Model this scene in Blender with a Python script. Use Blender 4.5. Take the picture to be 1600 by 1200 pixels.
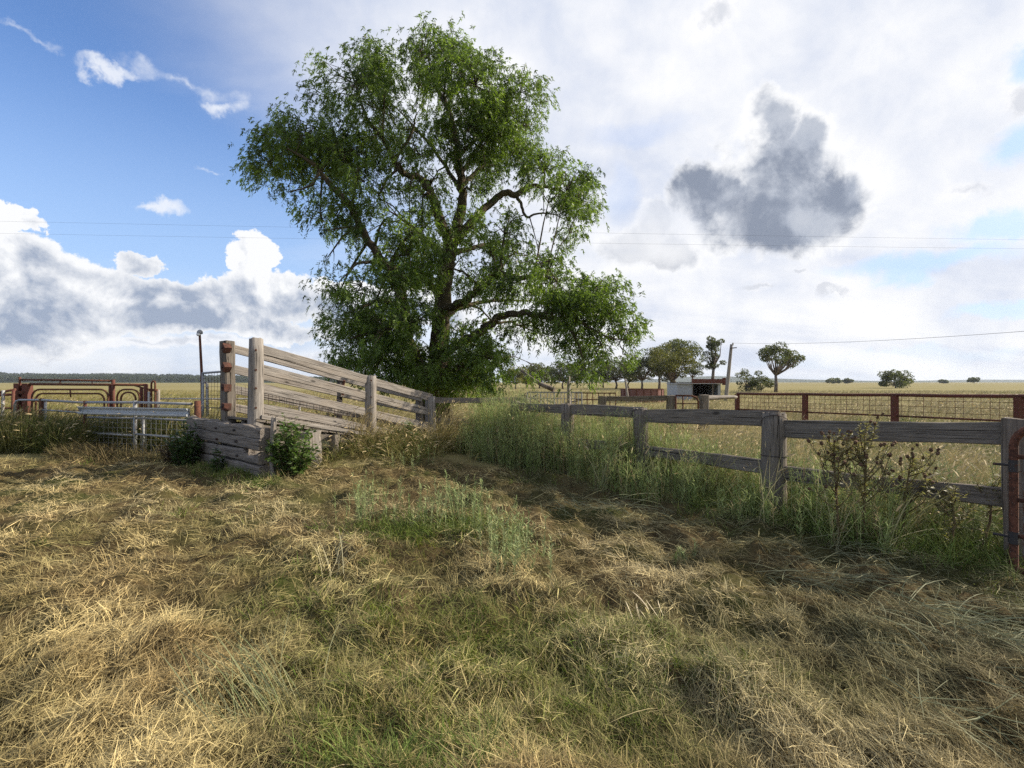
import bpy, math, random
import numpy as np
from mathutils import Vector, Matrix, Euler

random.seed(7)
RNG = np.random.default_rng(11)
for o in list(bpy.data.objects):
    bpy.data.objects.remove(o)
scene = bpy.context.scene
COL = scene.collection
R = math.radians

# ------------------------------------------------------------------ camera
EYE = 1.6
FPX = 800.0          # focal length in pixels of the 1600 px wide photograph
HOR = 597.0          # horizon row
cam_d = bpy.data.cameras.new('camera')
cam = bpy.data.objects.new('camera', cam_d)
COL.objects.link(cam)
cam.location = (0, 0, EYE)
cam.rotation_euler = (R(90), 0, 0)
cam_d.sensor_width = 36
cam_d.lens = 18
cam_d.shift_y = -3 / 1600
cam_d.clip_start = 0.05
cam_d.clip_end = 20000
scene.camera = cam

# ------------------------------------------------------------------ sky, sun, exposure
SUN_AZ = 76.0        # degrees to the right of the view direction
SUN_EL = 30.0
w = bpy.data.worlds.new('World')
scene.world = w
w.use_nodes = True
wn = w.node_tree
wn.nodes.clear()
WL = wn.links


def wnode(t, **kw):
    n = wn.nodes.new(t)
    for k, v in kw.items():
        setattr(n, k, v)
    return n


def wput(sock, v):
    if hasattr(v, 'is_output'):
        WL.new(v, sock)
    else:
        sock.default_value = v


def wm(op, a, b=0.0, c=0.0, clamp=False):
    n = wnode('ShaderNodeMath', operation=op, use_clamp=clamp)
    wput(n.inputs[0], a)
    wput(n.inputs[1], b)
    wput(n.inputs[2], c)
    return n.outputs[0]


def wv(op, a, b=(0, 0, 0), c=(0, 0, 0)):
    n = wnode('ShaderNodeVectorMath', operation=op)
    wput(n.inputs[0], a)
    wput(n.inputs[1], b)
    wput(n.inputs[2], c)
    return n.outputs['Value'] if op in ('LENGTH', 'DOT_PRODUCT') else n.outputs[0]


def wstep(v, lo, hi, a=0.0, b=1.0):
    n = wnode('ShaderNodeMapRange', interpolation_type='SMOOTHSTEP')
    wput(n.inputs[0], v)
    for i, x in enumerate((lo, hi, a, b)):
        n.inputs[1 + i].default_value = x
    return n.outputs[0]


def wmix(f, a, b):
    n = wnode('ShaderNodeMix', data_type='RGBA')
    wput(n.inputs[0], f)
    wput(n.inputs[6], a)
    wput(n.inputs[7], b)
    return n.outputs[2]


def wnoise(vec, scale, detail=6.0, rough=0.55, dist=0.0):
    n = wnode('ShaderNodeTexNoise')
    wput(n.inputs['Vector'], vec)
    n.inputs['Scale'].default_value = scale
    n.inputs['Detail'].default_value = detail
    n.inputs['Roughness'].default_value = rough
    n.inputs['Distortion'].default_value = dist
    return n.outputs['Fac']


sky = wnode('ShaderNodeTexSky', sky_type='NISHITA', sun_disc=False)
sky.sun_elevation = R(SUN_EL)
sky.sun_rotation = R(SUN_AZ)
sky.altitude = 300
sky.air_density = 1.0
sky.dust_density = 0.6
sky.ozone_density = 2.2
skyc = wv('MULTIPLY', sky.outputs[0], (0.136, 0.162, 0.202))      # Nishita sky at about 0.13, graded a little bluer

tc = wnode('ShaderNodeTexCoord')
D = tc.outputs['Generated']
sp = wnode('ShaderNodeSeparateXYZ')
WL.new(D, sp.inputs[0])
dx, dy, dz = sp.outputs
az = wm('ARCTAN2', dx, dy)
el = wm('ARCSINE', dz)
cb = wnode('ShaderNodeCombineXYZ')
WL.new(az, cb.inputs[0])
WL.new(el, cb.inputs[1])
AE = cb.outputs[0]


def ae(px, py):
    a = math.atan((px - 800) / FPX)
    e = math.atan((HOR - py) / FPX * math.cos(a))
    return a, e


def near_any(lst, co=None):
    """smallest normalised distance to a list of cloud bodies, each given by its bearing, elevation and spread"""
    out = None
    for (px, py, rx, ry) in lst:
        a, e = ae(px, py)
        ra = abs(ae(px + rx, py)[0] - ae(px - rx, py)[0]) / 2
        re = abs(ae(px, py - ry)[1] - ae(px, py + ry)[1]) / 2
        v = wv('MULTIPLY_ADD', co or AE, (1 / ra, 1 / re, 0), (-a / ra, -e / re, 0))
        d = wv('LENGTH', v)
        out = d if out is None else wm('MINIMUM', out, d)
    return out


def wnoisev(vec, scale, detail, rough):
    n = wnode('ShaderNodeTexNoise')
    wput(n.inputs['Vector'], vec)
    n.inputs['Scale'].default_value = scale
    n.inputs['Detail'].default_value = detail
    n.inputs['Roughness'].default_value = rough
    return n.outputs['Color']


AE0 = AE
w1 = wv('SUBTRACT', wnoisev(D, 6.0, 7.0, 0.62), (0.5, 0.5, 0.5))
AE_SOFT = wv('MULTIPLY_ADD', w1, (0.13, 0.11, 0.0), AE0)
AE = wv('MULTIPLY_ADD', w1, (0.19, 0.14, 0.0), AE0)                      # billowing outlines
nA = wnoise(D, 9.0, 9.0, 0.60, 0.2)                                      # billows
nB = wnoise(wv('ADD', D, (0.026, -0.005, 0.020)), 9.0, 6.0, 0.58, 0.2)   # the same, a step towards the sun
nC = wnoise(D, 9.0, 6.0, 0.58, 0.2)
zz = wm('ADD', wm('ABSOLUTE', dz), 0.22)
cz = wnode('ShaderNodeCombineXYZ')
WL.new(wm('DIVIDE', dx, zz), cz.inputs[0])
WL.new(wm('DIVIDE', dy, zz), cz.inputs[1])
PL = cz.outputs[0]
mp = wnode('ShaderNodeMapping')
mp.inputs['Rotation'].default_value = (0, 0, R(28))
mp.inputs['Scale'].default_value = (0.5, 1.2, 1)
WL.new(PL, mp.inputs[0])
nV = wnoise(mp.outputs[0], 1.0, 7.0, 0.52, 0.6)           # high streaky veil
nL = wnoise(PL, 0.9, 3.0, 0.5)                            # broad patches

# high veil: thick to the right of the tree, breaking to blue on the left and low on the right
lin = wm('ADD', wm('MULTIPLY', az, 1.45), wm('MULTIPLY', el, 0.95))
veil = wm('ADD', lin, wm('MULTIPLY', wm('SUBTRACT', nV, 0.5), 1.1))
veil = wm('ADD', veil, wm('MULTIPLY', wm('SUBTRACT', nL, 0.5), 0.5))
veil = wstep(veil, -0.50, 0.30)
holes = near_any([(1600, 220, 70, 40), (1440, 410, 150, 20), (1560, 365, 90, 26), (1610, 90, 60, 26), (990, 205, 85, 26), (1580, 480, 80, 16), (1330, 560, 200, 14), (960, 300, 30, 50)])
hole = wstep(wm('ADD', wm('SUBTRACT', 1.1, holes), wm('MULTIPLY', wm('SUBTRACT', nA, 0.5), 1.6)), -0.15, 0.8)
veil = wm('MULTIPLY', veil, wm('SUBTRACT', 1.0, wm('MULTIPLY', hole, wstep(az, 0.3, 0.55, 0.22, 0.64))))
hz = wstep(el, 0.03, 0.20, 0.93, 0.0)                      # pale band along the horizon
veil = wm('MAXIMUM', veil, wm('MULTIPLY', hz, wstep(nV, 0.25, 0.6, 0.72, 1.0)))
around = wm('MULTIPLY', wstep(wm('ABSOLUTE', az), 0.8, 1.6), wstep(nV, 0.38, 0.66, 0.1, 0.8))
veil = wm('MAXIMUM', wm('MULTIPLY', veil, wstep(wm('ABSOLUTE', az), 0.8, 1.4, 1.0, 0.75)), around)                        # unseen cloud added round the rest of the sky to steer the ambient light
wisp = near_any([(275, 130, 85, 20), (45, 60, 70, 13), (310, 253, 28, 7), (245, 322, 42, 8), (160, 108, 50, 11), (330, 165, 40, 12)])
wisp = wstep(wm('ADD', wm('SUBTRACT', 1.0, wisp), wm('MULTIPLY', wm('SUBTRACT', nA, 0.5), 3.4)), -0.1, 1.1, 0.0, 0.85)

# heaped clouds
heap_l = [(30, 425, 110, 60), (140, 450, 120, 60), (265, 475, 120, 44), (395, 400, 32, 36), (425, 462, 80, 40), (60, 505, 200, 38),
          (340, 508, 200, 26), (600, 480, 130, 34), (0, 350, 46, 26), (210, 400, 50, 26)]
heap_r = [(1205, 335, 165, 62), (1225, 265, 100, 90), (1120, 312, 84, 50), (1268, 205, 46, 40), (1210, 185, 44, 62), (985, 385, 50, 30), (1020, 350, 46, 40), (1045, 395, 45, 25),
          (1285, 330, 82, 68)]
far_l = [(1180, 455, 60, 9), (1290, 450, 34, 10), (1255, 422, 18, 8), (1540, 300, 65, 24), (1590, 150, 50, 28), (250, 548, 300, 14), (600, 560, 200, 12), (1130, 20, 50, 34)]
nD = wnoise(D, 26.0, 5.0, 0.6, 0.3)
bl = wm('ADD', wm('SUBTRACT', nA, 0.5), wm('MULTIPLY', wm('SUBTRACT', nD, 0.5), 0.38))
dl = near_any(heap_l)
dr = near_any(heap_r, AE_SOFT)
df = near_any(far_l)
fl = wm('ADD', wm('SUBTRACT', 1.12, dl), wm('MULTIPLY', bl, 1.5))
fr = wm('ADD', wm('SUBTRACT', 1.12, dr), wm('MULTIPLY', bl, 1.35))
ff = wm('ADD', wm('SUBTRACT', 1.05, df), wm('MULTIPLY', bl, 2.2))
ml = wstep(fl, 0.0, 0.13)
mr = wstep(fr, -0.08, 0.26)
mf = wstep(ff, 0.0, 0.6, 0.0, 0.75)
# elsewhere unseen heaped clouds are added at random, toned for ambient light, behind and beside the camera
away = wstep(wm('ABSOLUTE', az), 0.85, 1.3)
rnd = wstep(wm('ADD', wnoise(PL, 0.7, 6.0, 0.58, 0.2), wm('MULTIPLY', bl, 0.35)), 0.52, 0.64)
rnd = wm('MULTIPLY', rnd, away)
rel = wm('MULTIPLY', wm('SUBTRACT', nB, nC), 5.0)         # which side of a billow looks to the sun
# left bank: white tops, blue grey flat bases
base_l = near_any([(60, 500, 190, 42), (350, 505, 190, 34), (150, 440, 130, 26), (560, 500, 150, 30), (60, 420, 70, 26), (290, 455, 90, 20)])
gl = wstep(wm('ADD', wm('SUBTRACT', 1.0, base_l), wm('MULTIPLY', bl, 1.3)), -1.1, 0.75)
gl = wm('ADD', wm('MULTIPLY', gl, 0.85), wm('MULTIPLY', rel, 1.0), clamp=True)
gl = wm('MULTIPLY', gl, wstep(fl, 0.0, 0.55, 0.15, 1.0))
col_l = wmix(gl, (0.93, 0.94, 0.96, 1), (0.34, 0.405, 0.53, 1))
# right cloud: seen against the light, dark where thick, white at its thin rim
gr = wstep(wm('ADD', fr, wm('MULTIPLY', rel, 0.35)), 0.0, 0.55)
lite = near_any([(1010, 370, 80, 60)])
gr = wm('MULTIPLY', gr, wstep(lite, 0.5, 1.3, 0.45, 1.0))
gr = wm('MULTIPLY', gr, wstep(wm('ADD', nC, wm('MULTIPLY', rel, 0.3)), 0.25, 0.6, 0.76, 1.0))
col_r = wmix(gr, (0.95, 0.955, 0.97, 1), wmix(wstep(wm('ADD', rel, wm('MULTIPLY', wm('SUBTRACT', nD, 0.5), 0.5)), -0.55, 0.55), (0.43, 0.475, 0.565, 1), (0.26, 0.30, 0.385, 1)))
gf = wstep(wm('ADD', ff, rel), 0.2, 0.9, 0.0, 0.6)
col_f = wmix(gf, (0.95, 0.95, 0.97, 1), (0.45, 0.49, 0.58, 1))

veil_w = wmix(wstep(wm('ADD', wm('MULTIPLY', nC, 0.6), nV), 0.55, 1.0), (0.62, 0.68, 0.82, 1), (0.97, 0.97, 0.98, 1))
veil_w = wmix(wstep(wm('ABSOLUTE', az), 0.85, 1.5), veil_w, wmix(wstep(nC, 0.3, 0.7), (0.44, 0.455, 0.49, 1), (0.74, 0.745, 0.76, 1)))  # veil outside the view made greyer to lower the ambient light
skyc = wmix(wstep(el, 0.12, 0.50, 0.65, 0.0), skyc, (0.47, 0.64, 0.90, 1))
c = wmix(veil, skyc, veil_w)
c = wmix(wisp, c, (0.86, 0.89, 0.95, 1))
c = wmix(mf, c, col_f)
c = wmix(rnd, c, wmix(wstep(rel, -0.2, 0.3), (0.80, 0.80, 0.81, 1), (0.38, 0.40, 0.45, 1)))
c = wmix(ml, c, col_l)
c = wmix(wm('MULTIPLY', mr, wstep(lite, 0.7, 1.35, 0.5, 1.0)), c, col_r)
bg = wnode('ShaderNodeBackground')
WL.new(c, bg.inputs[0])
bg.inputs[1].default_value = 0.73
wo = wnode('ShaderNodeOutputWorld')
WL.new(bg.outputs[0], wo.inputs[0])
w.cycles.sampling_method = 'MANUAL'
w.cycles.sample_map_resolution = 512

sun_d = bpy.data.lights.new('sun', 'SUN')
sun_d.energy = 5.0
sun_d.angle = R(0.6)
sun_d.color = (1.0, 0.895, 0.735)
sun = bpy.data.objects.new('sun', sun_d)
COL.objects.link(sun)
SUN = Vector((math.sin(R(SUN_AZ)) * math.cos(R(SUN_EL)), math.cos(R(SUN_AZ)) * math.cos(R(SUN_EL)), math.sin(R(SUN_EL))))
sun.rotation_euler = (-SUN).to_track_quat('-Z', 'Y').to_euler()

vs = scene.view_settings
vs.view_transform = 'Standard'
vs.look = 'None'
vs.exposure = 0.55
vs.gamma = 1.0
vs.use_curve_mapping = False
scene.render.engine = 'CYCLES'
scene.cycles.max_bounces = 6
scene.cycles.diffuse_bounces = 2
scene.cycles.glossy_bounces = 2
scene.cycles.transmission_bounces = 4
scene.cycles.transparent_max_bounces = 6
scene.cycles.use_denoising = False
scene.cycles.caustics_reflective = False
scene.cycles.caustics_refractive = False


# ------------------------------------------------------------------ small tools
def W(px, py, Y):
    """world point that stands Y metres away in the direction in which the photograph shows (px, py)"""
    return Vector(((px - 800) / FPX * Y, Y, EYE - (py - HOR) / FPX * Y))


_tab = np.random.default_rng(5).random((256, 256))


def vn(x, y, seed=0):
    x = np.asarray(x, float) + seed * 17.31
    y = np.asarray(y, float) + seed * 9.73
    xi = np.floor(x).astype(int)
    yi = np.floor(y).astype(int)
    fx = x - xi
    fy = y - yi
    fx = fx * fx * (3 - 2 * fx)
    fy = fy * fy * (3 - 2 * fy)
    a = _tab[xi & 255, yi & 255]
    b = _tab[(xi + 1) & 255, yi & 255]
    c_ = _tab[xi & 255, (yi + 1) & 255]
    d = _tab[(xi + 1) & 255, (yi + 1) & 255]
    return (a * (1 - fx) + b * fx) * (1 - fy) + (c_ * (1 - fx) + d * fx) * fy


def fbm(x, y, seed=0, octv=4, gain=0.5):
    s = 0
    a = 1
    t = 0
    for i in range(octv):
        s = s + a * vn(np.asarray(x) * 2 ** i, np.asarray(y) * 2 ** i, seed + i * 3)
        t += a
        a *= gain
    return s / t


def sstep(x, a, b):
    t = np.clip((np.asarray(x, float) - a) / (b - a), 0, 1)
    return t * t * (3 - 2 * t)


def mesh_np(name, verts, quads=None, tris=None, mats=(), smooth=False, attrs=None):
    me = bpy.data.meshes.new(name)
    verts = np.asarray(verts, np.float32)
    nq = 0 if quads is None else len(quads)
    nt_ = 0 if tris is None else len(tris)
    me.vertices.add(len(verts))
    me.vertices.foreach_set('co', verts.ravel())
    loops = []
    starts = []
    if nq:
        loops.append(np.asarray(quads, np.int32).ravel())
        starts.append(np.arange(nq) * 4)
    if nt_:
        loops.append(np.asarray(tris, np.int32).ravel())
        starts.append(nq * 4 + np.arange(nt_) * 3)
    loops = np.concatenate(loops)
    starts = np.concatenate(starts).astype(np.int32)
    me.loops.add(len(loops))
    me.loops.foreach_set('vertex_index', loops)
    me.polygons.add(nq + nt_)
    me.polygons.foreach_set('loop_start', starts)
    if smooth:
        me.polygons.foreach_set('use_smooth', np.ones(nq + nt_, bool))
    me.update(calc_edges=True)
    for k, v in (attrs or {}).items():
        v = np.asarray(v, np.float32)
        if v.ndim == 2:
            a = me.attributes.new(k, 'FLOAT_COLOR', 'POINT')
            v4 = np.ones((len(v), 4), np.float32)
            v4[:, :3] = v
            a.data.foreach_set('color', v4.ravel())
        else:
            a = me.attributes.new(k, 'FLOAT', 'POINT')
            a.data.foreach_set('value', v)
    for m in mats:
        me.materials.append(m)
    return me


def mw(o):
    return mw(o.parent) @ o.matrix_parent_inverse @ o.matrix_basis if o.parent else o.matrix_basis.copy()


def put(o, parent):
    COL.objects.link(o)
    if parent is not None:
        o.parent = parent
        o.matrix_parent_inverse = mw(parent).inverted()
    return o


def obj(name, me, parent=None, loc=None, rot=None):
    o = bpy.data.objects.new(name, me)
    put(o, parent)
    if loc is not None:
        o.location = loc
    if rot is not None:
        o.rotation_mode = 'QUATERNION'
        o.rotation_quaternion = rot
    return o


def thing(name, label, cat, loc, group=None):
    o = bpy.data.objects.new(name, None)
    o.empty_display_size = 0.2
    COL.objects.link(o)
    o.location = loc
    o['label'] = label
    o['category'] = cat
    if group:
        o['group'] = group
    return o


def tag(o, label, cat, group=None):
    o['label'] = label
    o['category'] = cat
    if group:
        o['group'] = group
    return o


def frame_of(axis, up=Vector((0, 0, 1))):
    """rotation whose local x runs along axis, local z as near to up as it goes"""
    x = axis.normalized()
    if abs(x.dot(up)) > 0.98:
        up = Vector((0, 1, 0))
    y = up.cross(x).normalized()
    z = x.cross(y)
    return Matrix((x, y, z)).transposed().to_quaternion()


def plank_mesh(L, hgt, thk, rnd, mats, segs=7, warp=0.006, rag=0.0, cham=0.008):
    """board along local x: chamfered section, a little bowed and uneven, ends not quite square"""
    cs = [(-thk / 2 + cham, -hgt / 2), (thk / 2 - cham, -hgt / 2), (thk / 2, -hgt / 2 + cham), (thk / 2, hgt / 2 - cham),
          (thk / 2 - cham, hgt / 2), (-thk / 2 + cham, hgt / 2), (-thk / 2, hgt / 2 - cham), (-thk / 2, -hgt / 2 + cham)]
    v = []
    ph = [rnd.uniform(0, 6.3) for _ in range(6)]
    for i in range(segs + 1):
        t = i / segs
        bx = warp * math.sin(ph[0] + t * 3.1)
        bz = warp * 1.4 * math.sin(ph[1] + t * 2.5)
        tw = 0.02 * math.sin(ph[2] + 2 * t)
        hs = 1 + 0.045 * math.sin(ph[3] + 7 * t) + 0.02 * math.sin(ph[4] + 17 * t)
        for k, (y, z) in enumerate(cs):
            e = 0
            if i in (0, segs):
                e = rnd.uniform(-0.012, 0.012)
            zr = z * hs + (rnd.uniform(-rag, rag) if z > 0 else rnd.uniform(-rag, rag) * 0.5)
            v.append(((t - 0.5) * L + e, y + bx + tw * z, zr + bz - tw * y))
    q = []
    n = 8
    for i in range(segs):
        for k in range(n):
            a = i * n + k
            b = i * n + (k + 1) % n
            q.append((a, a + n, b + n, b))
    me = bpy.data.meshes.new('board')
    faces = [tuple(f) for f in q] + [tuple(range(n)), tuple(reversed(range(segs * n, segs * n + n)))]
    me.from_pydata(v, [], faces)
    for m in mats:
        me.materials.append(m)
    return me


def plank(name, a, b, hgt, thk, mat, parent, rnd=random, rag=0.0, up=Vector((0, 0, 1)), warp=0.006, segs=7, cham=0.008):
    a = Vector(a)
    b = Vector(b)
    me = plank_mesh((b - a).length, hgt, thk, rnd, [mat], rag=rag, warp=warp, segs=segs, cham=cham)
    return obj(name, me, parent, (a + b) / 2, frame_of(b - a, up))


def log_mesh(L, r0, r1, rnd, mats, sides=16, rings=9, lump=0.07, flat=None, topcut=0.02):
    """round timber along local x (x=0 butt, x=L top): uneven, split and with a worn end"""
    v = []
    ph = [rnd.uniform(0, 6.3) for _ in range(8)]
    notch = rnd.uniform(0, 6.28)
    for i in range(rings + 1):
        t = i / rings
        r = r0 + (r1 - r0) * t
        cx = 0.012 * math.sin(ph[0] + 3 * t)
        cy = 0.012 * math.sin(ph[1] + 2.6 * t)
        for k in range(sides):
            a = 2 * math.pi * k / sides
            rr = r * (1 + lump * (0.5 * math.sin(2 * a + ph[2] + t) + 0.35 * math.sin(3 * a + ph[3] - 1.4 * t) + 0.25 * math.sin(5 * a + ph[4] + 3 * t)))
            da = abs((a - notch + math.pi) % (2 * math.pi) - math.pi)
            if da < 2 * math.pi / sides * 0.75:
                rr *= 0.88
            x = t * L
            if i == rings:
                rr *= 0.95
                x += rnd.uniform(-topcut, topcut)
            if i == 0:
                x += rnd.uniform(-topcut, topcut) * 0.5
            v.append((x, cx + rr * math.cos(a), cy + rr * math.sin(a)))
    f = []
    for i in range(rings):
        for k in range(sides):
            a = i * sides + k
            b = i * sides + (k + 1) % sides
            f.append((a, b, b + sides, a + sides))
    top = len(v)
    v.append((L - 0.006, 0, 0))
    v.append((0.0, 0, 0))
    for k in range(sides):
        f.append((rings * sides + k, rings * sides + (k + 1) % sides, top))
        f.append(((k + 1) % sides, k, top + 1))
    me = bpy.data.meshes.new('log')
    me.from_pydata(v, [], f)
    for m in mats:
        me.materials.append(m)
    for p in me.polygons[:rings * sides]:
        p.use_smooth = True
    return me


def log(name, a, b, r0, r1, mat, parent, rnd=random, **kw):
    a = Vector(a)
    b = Vector(b)
    return obj(name, log_mesh((b - a).length, r0, r1, rnd, [mat], **kw), parent, a, frame_of(b - a))


def tube_geo(pts, rad, sides=8, cap=True):
    pts = [Vector(p) for p in pts]
    n = len(pts)
    if not hasattr(rad, '__len__'):
        rad = [rad] * n
    v = []
    up = None
    for i, p in enumerate(pts):
        t = (pts[min(i + 1, n - 1)] - pts[max(i - 1, 0)])
        t = t.normalized() if t.length > 1e-9 else Vector((0, 0, 1))
        if up is None:
            up = Vector((0, 0, 1)) if abs(t.z) < 0.9 else Vector((1, 0, 0))
        s = up.cross(t)
        if s.length < 1e-4:
            s = Vector((0, 1, 0)).cross(t)
        s.normalize()
        u = t.cross(s).normalized()
        up = u
        for k in range(sides):
            a = 2 * math.pi * k / sides
            v.append(p + (s * math.cos(a) + u * math.sin(a)) * rad[i])
    f = []
    for i in range(n - 1):
        for k in range(sides):
            a = i * sides + k
            b = i * sides + (k + 1) % sides
            f.append((a, b, b + sides, a + sides))
    if cap:
        f.append(tuple(reversed(range(sides))))
        f.append(tuple(range((n - 1) * sides, n * sides)))
    return v, f


class Build:
    """collects shapes that make up ONE part"""

    def __init__(self):
        self.v = []
        self.f = []

    def add(self, vf):
        o = len(self.v)
        self.v += [tuple(p) for p in vf[0]]
        self.f += [tuple(i + o for i in f) for f in vf[1]]

    def tube(self, pts, rad, sides=8, cap=True):
        self.add(tube_geo(pts, rad, sides, cap))

    def wire(self, a, b, r=0.003):
        self.add(tube_geo([a, b], r, 4, False))

    def box(self, a, b):
        x0, y0, z0 = a
        x1, y1, z1 = b
        self.add(([(x0, y0, z0), (x1, y0, z0), (x1, y1, z0), (x0, y1, z0), (x0, y0, z1), (x1, y0, z1), (x1, y1, z1), (x0, y1, z1)],
                  [(0, 3, 2, 1), (4, 5, 6, 7), (0, 1, 5, 4), (1, 2, 6, 5), (2, 3, 7, 6), (3, 0, 4, 7)]))

    def bar(self, a, b, w_, h_):
        """rectangular bar from a to b"""
        a = Vector(a)
        b = Vector(b)
        q = frame_of(b - a)
        L = (b - a).length
        o = []
        for x in (0, L):
            for (y, z) in ((-1, -1), (1, -1), (1, 1), (-1, 1)):
                o.append(a + q @ Vector((x, y * w_ / 2, z * h_ / 2)))
        self.add((o, [(0, 3, 2, 1), (4, 5, 6, 7), (0, 1, 5, 4), (1, 2, 6, 5), (2, 3, 7, 6), (3, 0, 4, 7)]))

    def build(self, name, mat, parent=None, smooth=False, kind=None):
        me = bpy.data.meshes.new(name)
        me.from_pydata(self.v, [], self.f)
        me.materials.append(mat)
        if smooth:
            me.polygons.foreach_set('use_smooth', [len(p.vertices) == 4 for p in me.polygons])
        o = obj(name, me, parent)
        if kind:
            o['kind'] = kind
        return o


def smooth_line(ctrl, n=6):
    """Catmull-Rom through control tuples"""
    c_ = [np.array(p, float) for p in ctrl]
    c_ = [2 * c_[0] - c_[1]] + c_ + [2 * c_[-1] - c_[-2]]
    out = []
    for i in range(1, len(c_) - 2):
        p0, p1, p2, p3 = c_[i - 1:i + 3]
        for k in range(n):
            t = k / n
            out.append(0.5 * ((2 * p1) + (-p0 + p2) * t + (2 * p0 - 5 * p1 + 4 * p2 - p3) * t * t + (-p0 + 3 * p1 - 3 * p2 + p3) * t ** 3))
    out.append(c_[-2])
    return out


# ------------------------------------------------------------------ materials
class Mt:
    def __init__(self, name, rough=0.85, spec=0.15):
        self.m = bpy.data.materials.new(name)
        self.m.use_nodes = True
        self.nt = self.m.node_tree
        self.nt.nodes.clear()
        self.out = self.nt.nodes.new('ShaderNodeOutputMaterial')
        self.b = self.nt.nodes.new('ShaderNodeBsdfPrincipled')
        self.b.inputs['Roughness'].default_value = rough
        self.b.inputs['Specular IOR Level'].default_value = spec
        self.nt.links.new(self.b.outputs[0], self.out.inputs[0])

    def n(self, t, **kw):
        n = self.nt.nodes.new(t)
        for k, v in kw.items():
            setattr(n, k, v)
        return n

    def put(self, s, v):
        if hasattr(v, 'is_output'):
            self.nt.links.new(v, s)
        else:
            s.default_value = v

    def noise(self, vec, scale, detail=5.0, rough=0.6, dist=0.0):
        n = self.n('ShaderNodeTexNoise')
        if vec is not None:
            self.put(n.inputs['Vector'], vec)
        n.inputs['Scale'].default_value = scale
        n.inputs['Detail'].default_value = detail
        n.inputs['Roughness'].default_value = rough
        n.inputs['Distortion'].default_value = dist
        return n.outputs['Fac']

    def ramp(self, v, stops):
        n = self.n('ShaderNodeValToRGB')
        e = n.color_ramp.elements
        while len(e) < len(stops):
            e.new(0.5)
        for k, (p, col) in enumerate(stops):
            e[k].position = p
            e[k].color = (*col, 1) if len(col) == 3 else col
        self.put(n.inputs[0], v)
        return n.outputs[0]

    def mix(self, f, a, b, mode='MIX'):
        n = self.n('ShaderNodeMix', data_type='RGBA', blend_type=mode)
        self.put(n.inputs[0], f)
        self.put(n.inputs[6], a if hasattr(a, 'is_output') or len(a) == 4 else (*a, 1))
        self.put(n.inputs[7], b if hasattr(b, 'is_output') or len(b) == 4 else (*b, 1))
        return n.outputs[2]

    def math(self, op, a, b=0.0, clamp=False):
        n = self.n('ShaderNodeMath', operation=op, use_clamp=clamp)
        self.put(n.inputs[0], a)
        self.put(n.inputs[1], b)
        return n.outputs[0]

    def coord(self, kind='Object', scale=(1, 1, 1), rand=False):
        t = self.n('ShaderNodeTexCoord').outputs[kind]
        if rand:
            oi = self.n('ShaderNodeObjectInfo').outputs['Random']
            vm = self.n('ShaderNodeVectorMath', operation='ADD')
            self.put(vm.inputs[0], t)
            cx = self.n('ShaderNodeCombineXYZ')
            for i, k in enumerate((37.0, 91.0, 53.0)):
                self.put(cx.inputs[i], self.math('MULTIPLY', oi, k))
            self.put(vm.inputs[1], cx.outputs[0])
            t = vm.outputs[0]
        if scale != (1, 1, 1):
            mp_ = self.n('ShaderNodeMapping')
            mp_.inputs['Scale'].default_value = scale
            self.put(mp_.inputs[0], t)
            t = mp_.outputs[0]
        return t

    def bump(self, h, strength=0.4, dist=0.01):
        n = self.n('ShaderNodeBump')
        n.inputs['Strength'].default_value = strength
        n.inputs['Distance'].default_value = dist
        self.put(n.inputs['Height'], h)
        self.put(self.b.inputs['Normal'], n.outputs[0])

    def col(self, v):
        self.put(self.b.inputs['Base Color'], v if hasattr(v, 'is_output') else (*v, 1))

    def translucent(self, color, fac):
        t = self.n('ShaderNodeBsdfTranslucent')
        self.put(t.inputs[0], color)
        ms = self.n('ShaderNodeMixShader')
        ms.inputs[0].default_value = fac
        self.nt.links.new(self.b.outputs[0], ms.inputs[1])
        self.nt.links.new(t.outputs[0], ms.inputs[2])
        self.nt.links.new(ms.outputs[0], self.out.inputs[0])

    def attr(self, name, kind='GEOMETRY'):
        n = self.n('ShaderNodeAttribute', attribute_type=kind, attribute_name=name)
        return n


def wood(name, dark, lite, warm, dens=1.0):
    """weathered timber, grain along local x"""
    m = Mt(name, 0.9, 0.1)
    g = m.coord('Object', (1.2, 26, 26), True)
    big = m.coord('Object', (0.8, 3, 3), True)
    n1 = m.noise(g, 2.2, 8, 0.68, 0.6)
    n2 = m.noise(big, 1.6, 4, 0.6)
    n3 = m.noise(m.coord('Object', (0.55, 40, 40), True), 1.4, 3, 0.5, 0.8)
    c0 = m.ramp(n1, [(0.30, dark), (0.52, tuple((a + b) / 2 for a, b in zip(dark, lite))), (0.72, lite)])
    c0 = m.mix(m.ramp(n2, [(0.45, (0, 0, 0)), (0.7, (1, 1, 1))]), c0, warm, 'MIX')
    c0 = m.mix(0.55, c0, m.ramp(n1, [(0.3, dark), (0.7, lite)]))
    crack = m.ramp(n3, [(0.33, (1, 1, 1)), (0.40, (0, 0, 0))])
    c0 = m.mix(crack, c0, tuple(x * 0.22 for x in dark))
    kn = m.n('ShaderNodeTexVoronoi')
    m.put(kn.inputs['Vector'], m.coord('Object', (2.0, 5, 5), True))
    kn.inputs['Scale'].default_value = 0.9
    knot = m.ramp(kn.outputs['Distance'], [(0.07, (1, 1, 1)), (0.13, (0, 0, 0))])
    c0 = m.mix(m.math('MULTIPLY', knot, 0.75), c0, tuple(x * 0.35 for x in dark))
    m.col(c0)
    m.bump(m.math('SUBTRACT', n1, m.math('MULTIPLY', crack, 0.8)), 0.75, 0.012)
    return m.m


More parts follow.
